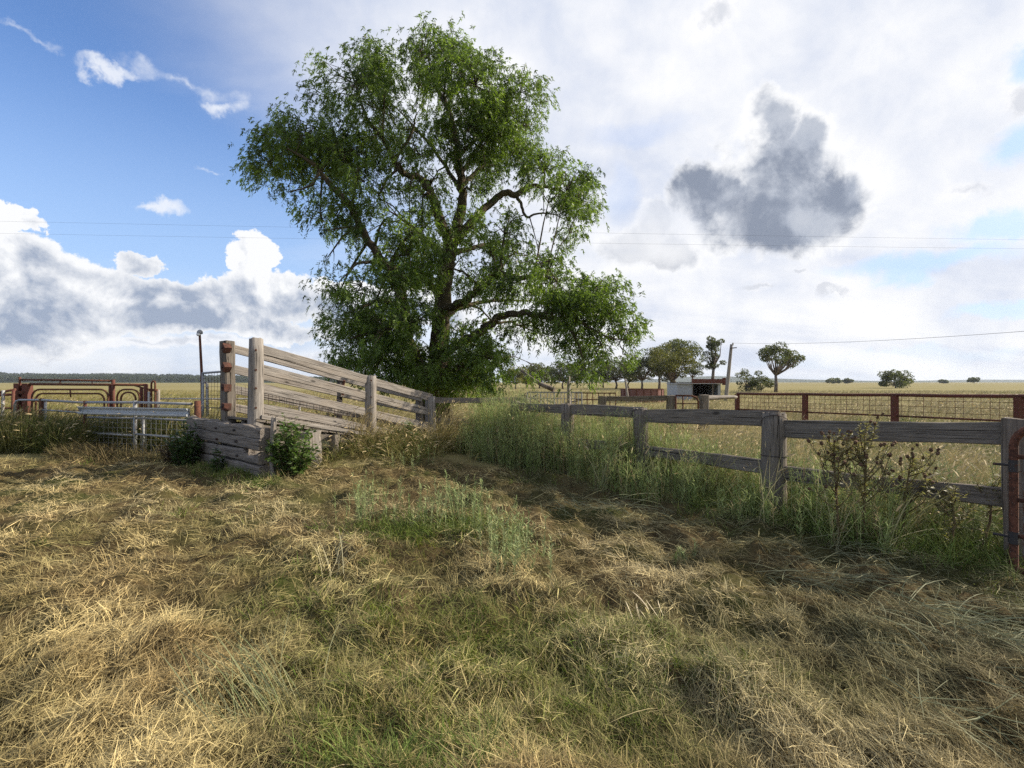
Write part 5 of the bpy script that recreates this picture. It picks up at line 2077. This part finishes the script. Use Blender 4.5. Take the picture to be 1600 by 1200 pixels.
def mixcol(n_, a, b_, rng):
    f = rng.random(n_)[:, None]
    return np.array(a)[None] * (1 - f) + np.array(b_)[None] * f


GOLD = (0.52, 0.43, 0.22)
GOLD2 = (0.30, 0.26, 0.10)
YGRN = (0.17, 0.19, 0.055)
DGRN = (0.075, 0.105, 0.028)

# yard grass behind the near fence
nq = 9000
x, y = sample_view(nq, 4.6, 19.0, rv_, 1.0, 1.15)
s_, t_ = fence_side(x, y)
kp = (s_ < -0.05) & (x > -1.6) & (y < 19)
x, y = x[kp], y[kp]
g = sstep(fbm(x * 0.5, y * 0.5, 111, 3), 0.40, 0.58)[:, None]
g = np.clip(g + 0.6 * (1 - sstep(-fence_side(x, y)[0], 0.3, 1.6))[:, None], 0, 1)
cl = mixcol(len(x), GOLD, GOLD2, rv_) * (1 - g) + mixcol(len(x), YGRN, (0.12, 0.165, 0.05), rv_) * g
hs = 0.55 + 0.5 * fbm(x * 0.3, y * 0.3, 113, 2)
parts = tall_grass(x, y, 10, 0.13, (0.28, 0.72), (0.004, 0.009), (45, 88), cl, rv_, 2, 0.6, 0.2, 0.35, 0.22)
mass('yard_grass', 'long seeding grass in the yard behind the near timber fence', 'grass', parts, M_HAY)

# paddock grass beyond
nq = 12000
x, y = sample_view(nq, 12.5, 95.0, rv_, 1.0, 1.1)
rx_ = (x + 3.4) * RW.x + (y - 11.5) * RW.y
kp = ((y > 19) | (x < -3.6)) & ~((x > -6.5) & (x < -1.0) & (y < 15))
x, y = x[kp], y[kp]
g = sstep(fbm(x * 0.16, y * 0.16, 121, 3), 0.48, 0.66)[:, None] * 0.75
left = sstep(-x, 0, 10)[:, None]
cl = mixcol(len(x), (0.40, 0.325, 0.175), (0.30, 0.26, 0.12), rv_)
cl = cl * (1 - 0.55 * left) + mixcol(len(x), (0.36, 0.29, 0.075), (0.27, 0.25, 0.07), rv_) * 0.55 * left
cl = cl * (1 - g) + mixcol(len(x), (0.20, 0.20, 0.06), (0.16, 0.185, 0.05), rv_) * g
cl = cl * (0.70 + 0.55 * fbm(x * 0.05, y * 0.09, 141, 3))[:, None]
pts_ = []
for lo, hi, per, wdt, rad in ((12, 24, 11, (0.008, 0.016), 0.22), (24, 45, 9, (0.015, 0.03), 0.5), (45, 96, 8, (0.03, 0.06), 1.1)):
    k = (y >= lo) & (y < hi)
    pts_ += tall_grass(x[k], y[k], per, rad, (0.22, 0.55), wdt, (50, 88), cl[k], rv_, 2 if hi < 30 else 1, 0.5, 0.2, 0.3, 0.12 if hi < 50 else 0.0)
mass('paddock_grass', 'golden grass standing across the wide paddock', 'grass', pts_, M_HAY)

# rank dark grass by the steel panels, left
nq = 620
x = rv_.uniform(-13.5, -7.0, nq)
y = 10.9 + 1.9 * rv_.random(nq) + 0.12 * (-7 - x)
front = y < 12.0 + 0.33 * (-10.02 - x) + 0.25
kp = ~((x > -9.9) & front) & ~((x > -8.3) & (rv_.random(nq) < 0.4))
x, y = x[kp], y[kp]
cl = mixcol(len(x), (0.10, 0.135, 0.035), (0.20, 0.175, 0.07), rv_)
parts = tall_grass(x, y, 26, 0.15, (0.45, 1.15), (0.006, 0.013), (50, 88), cl, rv_, 3, 0.6, 0.1, 0.3, 0.12)
nq = 260
x = rv_.uniform(-13, -6.9, nq)
y = rv_.uniform(12.4, 14.6, nq)
parts += tall_grass(x, y, 18, 0.15, (0.35, 0.85), (0.006, 0.012), (50, 88), mixcol(nq, (0.16, 0.17, 0.05), (0.34, 0.28, 0.12), rv_), rv_, 3, 0.6, 0.1, 0.3, 0.2)
nq = 160
x = rv_.uniform(-9.8, -6.3, nq)
y = rv_.uniform(10.2, 10.9, nq) + 0.25 * np.clip(-8 - x, 0, 2)
parts += tall_grass(x, y, 14, 0.12, (0.18, 0.48), (0.005, 0.010), (40, 88), mixcol(nq, (0.17, 0.12, 0.06), (0.12, 0.11, 0.045), rv_), rv_, 3, 0.6)
mass('rank_grass', 'tall dark green grass in front of the steel panels at left', 'grass', parts, M_HAY)

# grass round the ramp foot and the bank beside it
nq = 420
x = rv_.normal(-2.5, 1.15, nq)
y = 10.9 + 0.25 * (x + 2.5) + rv_.normal(0, 0.55, nq)
kp = (y > 8.6) & ((x + 4.6) * RW.x + (y - 9.2) * RW.y < -0.12)
x, y = x[kp], y[kp]
cl = mixcol(len(x), (0.33, 0.26, 0.11), (0.12, 0.165, 0.035), rv_)
parts = tall_grass(x, y, 22, 0.14, (0.22, 0.60), (0.004, 0.009), (40, 88), cl, rv_, 3, 0.7, None, 0.4, 0.2)
# a tussock with long seed heads leaning in the wind
x = rv_.normal(-1.55, 0.22, 26)
y = rv_.normal(11.5, 0.18, 26)
parts += tall_grass(x, y, 16, 0.10, (0.7, 1.35), (0.004, 0.008), (55, 85), mixcol(26, (0.26, 0.25, 0.08), (0.40, 0.31, 0.15), rv_), rv_, 4, 0.55, 0.1, 0.2, 0.5)
x = rv_.normal(-3.3, 0.3, 14)
y = rv_.normal(10.7, 0.15, 14)
parts += tall_grass(x, y, 12, 0.10, (0.6, 1.15), (0.004, 0.008), (60, 86), mixcol(14, (0.38, 0.31, 0.14), (0.42, 0.33, 0.17), rv_), rv_, 4, 0.5, 0.3, 0.2, 0.6)
# bright green under the wall
nq = 170
sw = rv_.uniform(-1.5, 2.4, nq)
tw_ = -0.28 - np.abs(rv_.normal(0, 0.26, nq))
x = P0.x + RW.x * sw + RDIR.x * tw_
y = P0.y + RW.y * sw + RDIR.y * tw_
parts += tall_grass(x, y, 16, 0.10, (0.06, 0.22), (0.004, 0.008), (40, 88), mixcol(nq, (0.11, 0.17, 0.03), (0.16, 0.19, 0.05), rv_), rv_, 2, 0.6)
mass('bank_grass', 'green and dry grass growing on the bank round the loading ramp', 'grass', parts, M_HAY)


def weeds(x, y, h_, rng, col, nleaf=26, lean=0.14, leaf=(0.05, 0.12), lw=(0.005, 0.009), stemw=0.006, dens_top=1.0):
    """upright leafy weed stems"""
    n_ = len(x)
    z0 = hgt(x, y) - 0.02
    hd = rng.uniform(0, 6.283, n_)
    ln = np.abs(rng.normal(0, lean, n_))
    top = np.stack([np.cos(hd) * ln, np.sin(hd) * ln, np.ones(n_)], 1)
    top = unit(top) * h_[:, None]
    base = np.stack([x, y, z0], 1)
    scol = np.asarray(col) * 0.9
    st = blades(x, y, z0, hd, math.pi / 2 - ln, h_, np.full(n_, stemw), scol, rng, 3, 0.1, 0.05, 3.0)
    tt_ = rng.uniform(0.12, 1.0, (n_, nleaf))
    p = base[:, None, :] + top[:, None, :] * tt_[..., None]
    la = rng.uniform(0, 6.283, (n_, nleaf))
    up = rng.uniform(0.6, 1.4, (n_, nleaf))
    LL = rng.uniform(*leaf, (n_, nleaf)) * (1.15 - 0.45 * tt_)
    W_ = rng.uniform(*lw, (n_, nleaf))
    cc = np.repeat(np.asarray(col)[:, None, :], nleaf, 1) * rng.uniform(0.65, 1.4, (n_, nleaf, 1)) * (0.8 + 0.35 * tt_[..., None])
    lv = blades(p[..., 0].ravel(), p[..., 1].ravel(), p[..., 2].ravel(), la.ravel(), up.ravel(), LL.ravel(), W_.ravel(), cc.reshape(-1, 3), rng, 1, 0.2, 0.3)
    return [st, lv]


# the belt of grey green weeds along the near fence
nq = 7000
t_ = rv_.uniform(0.7, 8.6, nq)
s_ = rv_.normal(0.12, 0.33, nq)
dn = 0.55 + 0.45 * sstep(t_, 2.4, 3.6)
dn = np.where(t_ < 2.0, 0.35, dn)
kp = (rv_.random(nq) < dn) & (s_ < 0.75) & (fbm(t_ * 1.1, s_ * 1.5, 131, 3) > 0.36)
t_, s_ = t_[kp], s_[kp]
x = FA.x + FD.x * t_ + FN.x * s_
y = FA.y + FD.y * t_ + FN.y * s_
hw = (0.56 + 0.56 * sstep(t_, 2.6, 4.2)) * rv_.uniform(0.5, 1.2, len(t_)) * (0.75 + 0.6 * fbm(t_ * 0.8, s_, 133, 2)) * (1 - 0.45 * sstep(s_, 0.15, 0.7))
cl = mixcol(len(x), (0.20, 0.27, 0.075), (0.38, 0.42, 0.17), rv_)
dry = rv_.random(len(x)) < 0.14
cl[dry] = mixcol(int(dry.sum()), (0.40, 0.33, 0.17), (0.30, 0.22, 0.11), rv_)
cl = cl * (0.75 + 0.5 * fbm(t_ * 0.9, s_ * 1.0, 135, 2))[:, None]
parts = weeds(x, y, hw, rv_, cl, 20, lw=(0.006, 0.0105))
k = rv_.random(len(x)) < 0.07
parts += tall_grass(x[k], y[k], 10, 0.08, (0.5, 1.0), (0.004, 0.008), (60, 88), mixcol(int(k.sum()), (0.22, 0.26, 0.10), (0.42, 0.36, 0.19), rv_), rv_, 3, 0.45, 0.3, 0.25, 0.3)
# more of the same behind the fence, thinner
nq = 800
t_ = rv_.uniform(0.2, 7.5, nq)
s_ = -rv_.uniform(0.2, 2.6, nq)
x = FA.x + FD.x * t_ + FN.x * s_
y = FA.y + FD.y * t_ + FN.y * s_
parts += weeds(x, y, rv_.uniform(0.35, 0.8, nq), rv_, mixcol(nq, (0.13, 0.19, 0.07), (0.20, 0.24, 0.11), rv_), 22)
# lower green growth at the foot of the fence by the gate
nq = 420
t_ = rv_.uniform(-0.1, 2.9, nq)
s_ = rv_.normal(0.12, 0.28, nq)
x = FA.x + FD.x * t_ + FN.x * s_
y = FA.y + FD.y * t_ + FN.y * s_
parts += tall_grass(x, y, 18, 0.10, (0.10, 0.36), (0.003, 0.007), (40, 88), mixcol(nq, (0.12, 0.18, 0.03), (0.15, 0.165, 0.06), rv_), rv_, 3, 0.6)
mass('tall_weeds', 'belt of tall grey green weeds along the near timber fence', 'weeds', parts, M_HAY)

# stray weeds standing on the green patch in the mown ground
parts = []
for (px, py, n_, sp, h0) in ((578, 812, 24, 0.16, 0.56), (560, 800, 6, 0.10, 0.40), (668, 815, 18, 0.22, 0.36), (715, 818, 26, 0.24, 0.50), (775, 850, 32, 0.22, 0.52), (805, 885, 24, 0.16, 0.42), (690, 790, 12, 0.22, 0.42),
                            (640, 730, 10, 0.3, 0.40), (1060, 870, 5, 0.10, 0.2)):
    Y = 1280 / (py - 597)
    x = (px - 800) / FPX * Y + rv_.normal(0, sp, n_)
    y = Y + rv_.normal(0, sp, n_)
    parts += weeds(x, y, h0 * rv_.uniform(0.55, 1.15, n_), rv_, mixcol(n_, (0.21, 0.27, 0.10), (0.36, 0.40, 0.19), rv_), 30, 0.14, (0.04, 0.08), (0.006, 0.011), 0.006)
# the green patch they stand on, and a green tussock at the very front
nq = 150
x = rv_.normal(-0.80, 0.55, nq)
y = rv_.normal(5.55, 0.20, nq) - 0.12 * (x + 0.8)
parts += tall_grass(x, y, 18, 0.08, (0.08, 0.24), (0.003, 0.006), (40, 88), mixcol(nq, (0.11, 0.175, 0.025), (0.17, 0.20, 0.05), rv_), rv_, 3, 0.7)
nq = 60
x = rv_.normal(-0.50, 0.24, nq)
y = rv_.normal(2.12, 0.09, nq)
parts += tall_grass(x, y, 16, 0.06, (0.08, 0.22), (0.002, 0.004), (45, 88), mixcol(nq, (0.11, 0.18, 0.03), (0.17, 0.21, 0.06), rv_), rv_, 3, 0.7)
mass('stray_weeds', 'sparse upright weeds left standing on the green patch in the mown ground', 'weeds', parts, M_HAY)

# cut stalks: a sheaf lying at left front, heaps at right
parts = []


def stalks(px, py, n_, sp, L, head, hs, col, lift=(0, 25), wd=(0.003, 0.006), zt=0.10, curl=0.25):
    Y = 1280 / (py - 597)
    x = (px - 800) / FPX * Y + rv_.normal(0, sp[0], n_)
    y = Y + rv_.normal(0, sp[1], n_)
    hd = head + rv_.normal(0, hs, n_)
    parts.append(blades(x, y, hgt(x, y) + rv_.uniform(0.0, zt, n_), hd, np.radians(rv_.uniform(*lift, n_)), rv_.uniform(*L, n_), rv_.uniform(*wd, n_),
                        mixcol(n_, col[0], col[1], rv_), rv_, 4, curl, 0.35))


GG = ((0.24, 0.28, 0.13), (0.40, 0.39, 0.22))
stalks(415, 1105, 80, (0.10, 0.10), (0.35, 0.75), 2.42, 0.16, ((0.17, 0.21, 0.09), (0.38, 0.37, 0.2)), (6, 30), (0.002, 0.0042), 0.10, 0.15)
stalks(520, 900, 12, (0.05, 0.05), (0.25, 0.42), 1.5, 0.4, ((0.5, 0.44, 0.26), (0.55, 0.5, 0.3)), (35, 70))
for (px, py, n_) in ((1270, 905, 170), (1480, 965, 150), (1550, 1010, 170), (1330, 860, 70), (1150, 800, 80), (960, 800, 120), (890, 790, 120), (1540, 1120, 70), (1080, 770, 90)):
    stalks(px, py, n_, (0.26, 0.14), (0.18, 0.5), FLOW + math.pi, 0.75, ((0.16, 0.185, 0.10), (0.30, 0.30, 0.18)), (-4, 26), (0.0025, 0.005), 0.13, 0.4)
stalks(1330, 870, 5, (0.25, 0.05), (0.5, 0.8), 0.2, 0.5, ((0.40, 0.40, 0.2), (0.5, 0.46, 0.28)), (5, 25))
stalks(1020, 960, 6, (0.06, 0.04), (0.12, 0.2), 1.8, 0.3, ((0.62, 0.55, 0.38), (0.6, 0.5, 0.34)), (30, 60), (0.006, 0.012))
for k in range(45):
    py = rv_.uniform(740, 1150)
    stalks(rv_.uniform(20, 1580), py, 3, (0.15, 0.1), (0.12, 0.34), rv_.uniform(0, 6.28), 0.6, ((0.42, 0.35, 0.18), (0.52, 0.44, 0.26)), (0, 30), (0.002, 0.0035), 0.05, 0.7)
mass('cut_stalks', 'pale green cut weed stalks lying in heaps on the hay', 'stalks', parts, M_HAY)


# ------------------------------------------------------------------ single plants
def leafy_bush(name, label, px, py, Y, wpx, hpx, seed, lo, hi, leaf=(0.05, 0.12), nst=26, group=None):
    r_ = np.random.default_rng(seed)
    c_ = W(px, py, Y)
    base = np.array([c_.x, c_.y, float(hgt(c_.x, c_.y))])
    wd_, ht = wpx / FPX * Y, hpx / FPX * Y
    t2 = thing(name, label, 'bush', base, group)
    b_ = Build()
    ps = []
    for k in range(nst):
        a_ = r_.uniform(0, 6.283)
        rr = wd_ * 0.5 * math.sqrt(r_.random())
        h2_ = ht * r_.uniform(0.55, 1.05) * (1 - 0.45 * (rr / (wd_ * 0.5)) ** 2)
        p0 = base + [rr * 0.4 * math.cos(a_), rr * 0.4 * math.sin(a_), -0.02]
        p2 = base + [rr * math.cos(a_), rr * math.sin(a_), h2_]
        p1 = (p0 + p2) / 2 + [0, 0, 0.05]
        b_.tube([p0, p1, p2], [0.008, 0.006, 0.003], 4, False)
        n_ = 34
        f = r_.uniform(0.1, 1.05, n_)[:, None]
        pos_ = (p0 * (1 - f) ** 2 + 2 * p1 * f * (1 - f) + p2 * f * f)
        la = r_.uniform(0, 6.283, n_)
        d = unit(np.stack([np.cos(la), np.sin(la), r_.uniform(-0.5, 0.8, n_)], 1))
        sd = unit(np.cross(d, [0, 0, 1.0]) + r_.normal(0, 0.45, (n_, 3)))
        ps.append(diamonds(pos_, d, sd, r_.uniform(*leaf, n_), r_.uniform(leaf[0] * 0.5, leaf[1] * 0.55, n_), np.clip(0.5 + r_.normal(0, 0.22, n_), 0, 1)))
    V_, Q_, S_, A_2 = join(ps)
    obj('leaves', mesh_np('leaves', V_, Q_, None, [leafmat(name + ' leaf', lo, hi, 0.3)], False, {'shade': S_}), t2)
    b_.build('stems', M_BARK, t2)
    return t2


leafy_bush('leafy_bush', 'bright green leafy bush at the near corner of the timber wall', 455, 740, 8.75, 76, 92, 401, (0.04, 0.085, 0.02), (0.15, 0.22, 0.06), (0.06, 0.13), 52)
leafy_bush('leafy_bush', 'dark green leafy bush at the left end of the timber wall', 292, 725, 9.9, 60, 74, 402, (0.03, 0.06, 0.018), (0.09, 0.14, 0.04), (0.06, 0.13), 44)
leafy_bush('leafy_bush', 'small dark green plant growing against the middle of the timber wall', 343, 738, 9.2, 20, 50, 403, (0.035, 0.07, 0.02), (0.11, 0.16, 0.05), nst=8)
leafy_bush('leafy_bush', 'grey green leafy plant on the bank right of the ramp foot', 632, 712, 11.0, 46, 36, 404, (0.08, 0.12, 0.055), (0.22, 0.28, 0.14), nst=14)
leafy_bush('leafy_bush', 'brown dead bush in front of the steel panel', 270, 720, 10.3, 40, 46, 405, (0.05, 0.03, 0.018), (0.16, 0.10, 0.06), (0.03, 0.08), 18)
leafy_bush('leafy_bush', 'green bush growing through the red mesh fence', 1420, 663, 12.6, 34, 44, 406, (0.04, 0.075, 0.02), (0.13, 0.18, 0.05), nst=22)
leafy_bush('leafy_bush', 'low bright green plant in the yard under the timber rail', 958, 636, 18.5, 26, 16, 407, (0.05, 0.10, 0.02), (0.15, 0.24, 0.06), (0.08, 0.18), 14)
leafy_bush('leafy_bush', 'dark shrub crouching behind the ramp rails under the tree', 520, 660, 15.5, 60, 50, 408, (0.03, 0.05, 0.015), (0.09, 0.12, 0.035), (0.06, 0.14), 26)

M_HEAD = Mt('thistle head', 0.9, 0.1)
M_HEAD.col(M_HEAD.ramp(M_HEAD.noise(M_HEAD.coord('Object'), 60, 4, 0.6), [(0.3, (0.05, 0.028, 0.02)), (0.7, (0.19, 0.12, 0.075))]))
M_HEAD = M_HEAD.m
M_TLEAF = leafmat('thistle leaf', (0.13, 0.115, 0.06), (0.36, 0.335, 0.175), 0.35)
M_TSTEM = Mt('thistle stem', 0.9, 0.1)
M_TSTEM.col(M_TSTEM.ramp(M_TSTEM.noise(M_TSTEM.coord('Object'), 6, 4, 0.6), [(0.35, (0.10, 0.055, 0.035)), (0.65, (0.20, 0.17, 0.08))]))
M_TSTEM = M_TSTEM.m
hv, hf = tube_geo([(0, 0, -0.004), (0, 0, 0.006), (0, 0, 0.018), (0, 0, 0.028), (0, 0, 0.036)], [0.004, 0.015, 0.018, 0.011, 0.016], 8)
head_me = bpy.data.meshes.new('thistle_head')
head_me.from_pydata([tuple(p) for p in hv], [], hf)
head_me.materials.append(M_HEAD)


def thistle(label, px, Y, top, nbr, seed, spread=0.34, heads=True):
    r_ = np.random.default_rng(seed)
    x_ = (px - 800) / FPX * Y
    base = np.array([x_, Y, float(hgt(x_, Y))])
    H_ = W(px, top, Y).z - base[2]
    t2 = thing('thistle', label, 'thistle', base, 'thistles along the near fence')
    b_ = Build()
    ps = []
    tips = []
    topp = base + [r_.normal(0, 0.05), r_.normal(0, 0.05), H_ * 0.86]
    b_.tube([base - [0, 0, 0.03], base * 0.5 + topp * 0.5 + r_.normal(0, 0.02, 3), topp], [0.013, 0.010, 0.005], 6, False)

    def leaves(p0, p1, p2, n_, sc):
        f = r_.uniform(0.05, 1.0, n_)[:, None]
        pos_ = p0 * (1 - f) ** 2 + 2 * p1 * f * (1 - f) + p2 * f * f
        la = r_.uniform(0, 6.283, n_)
        d = unit(np.stack([np.cos(la), np.sin(la), r_.uniform(-0.4, 0.7, n_)], 1))
        sd = unit(np.cross(d, [0, 0, 1.0]) + r_.normal(0, 0.6, (n_, 3)))
        ps.append(diamonds(pos_, d, sd, r_.uniform(0.02, 0.065, n_) * sc, r_.uniform(0.006, 0.015, n_) * sc, np.clip(0.5 + r_.normal(0, 0.25, n_), 0, 1)))
    leaves(base, (base + topp) / 2, topp, 150, 1.3)
    for k in range(nbr):
        f = r_.uniform(0.30, 0.95)
        s0 = base * (1 - f) + topp * f
        a_ = r_.uniform(0, 6.283)
        rr = spread * r_.uniform(0.35, 1.0) * (1.1 - 0.5 * f)
        tip = s0 + [rr * math.cos(a_), rr * math.sin(a_), H_ * r_.uniform(0.16, 0.42) * (1.25 - f * 0.7)]
        tip[2] = min(tip[2], base[2] + H_ * r_.uniform(0.85, 1.03))
        m_ = s0 * 0.5 + tip * 0.5 + [rr * 0.18 * math.cos(a_), rr * 0.18 * math.sin(a_), -0.02]
        b_.tube([s0, m_, tip], [0.006, 0.004, 0.003], 4, False)
        leaves(s0, m_, tip, 48, 1.0)
        tips.append((tip, m_))
        for j in range(2):
            f2 = r_.uniform(0.4, 0.85)
            q0 = s0 * (1 - f2) ** 2 + 2 * m_ * f2 * (1 - f2) + tip * f2 * f2
            q2 = q0 + [r_.normal(0, 0.06), r_.normal(0, 0.06), r_.uniform(0.05, 0.14)]
            b_.tube([q0, q2], [0.003, 0.002], 4, False)
            leaves(q0, (q0 + q2) / 2, q2, 16, 0.8)
            tips.append((q2, q0))
    V_, Q_, S_, A_2 = join(ps)
    obj('leaves', mesh_np('leaves', V_, Q_, None, [M_TLEAF], False, {'shade': S_}), t2)
    b_.build('stem', M_TSTEM, t2)
    if heads:
        for (tp_, fr) in tips:
            if r_.random() < 0.55:
                d = Vector(tp_ - fr).normalized()
                o = obj('flower_head', head_me, t2, Vector(tp_), d.to_track_quat('Z', 'Y'))
                o.scale = (r_.uniform(0.7, 1.05),) * 3
    return t2


thistle('tall branching thistle with a thick brown stem left of its twin by the fence', 1312, 5.05, 668, 19, 501)
thistle('tallest thistle full of dark seed heads standing before the top rail', 1350, 5.0, 652, 22, 502)
thistle('leaning thistle between the two tall ones and the end post', 1410, 5.05, 690, 14, 503, 0.4)
thistle('short leafy thistle in front of the lower rail close to the end post', 1482, 4.75, 745, 8, 504, 0.3, False)
thistle('thin green thistle right beside the end post', 1530, 4.7, 735, 6, 505, 0.25, False)

# ------------------------------------------------------------------ the air between here and the hills
b = Build()
b.box((-6100, -420, -2.5), (6100, 6600, 62))
M_AIR = bpy.data.materials.new('air')
M_AIR.use_nodes = True
M_AIR.node_tree.nodes.clear()
_pv = M_AIR.node_tree.nodes.new('ShaderNodeVolumePrincipled')
_pv.inputs['Color'].default_value = (0.80, 0.88, 1.0, 1)
_pv.inputs['Density'].default_value = 0.00010
_pv.inputs['Anisotropy'].default_value = 0.2
_mo = M_AIR.node_tree.nodes.new('ShaderNodeOutputMaterial')
M_AIR.node_tree.links.new(_pv.outputs[0], _mo.inputs['Volume'])
hz_o = b.build('haze', M_AIR)
hz_o['kind'] = 'stuff'
hz_o['label'] = 'thin pale haze in the air over the far paddocks'
scene.cycles.volume_bounces = 0
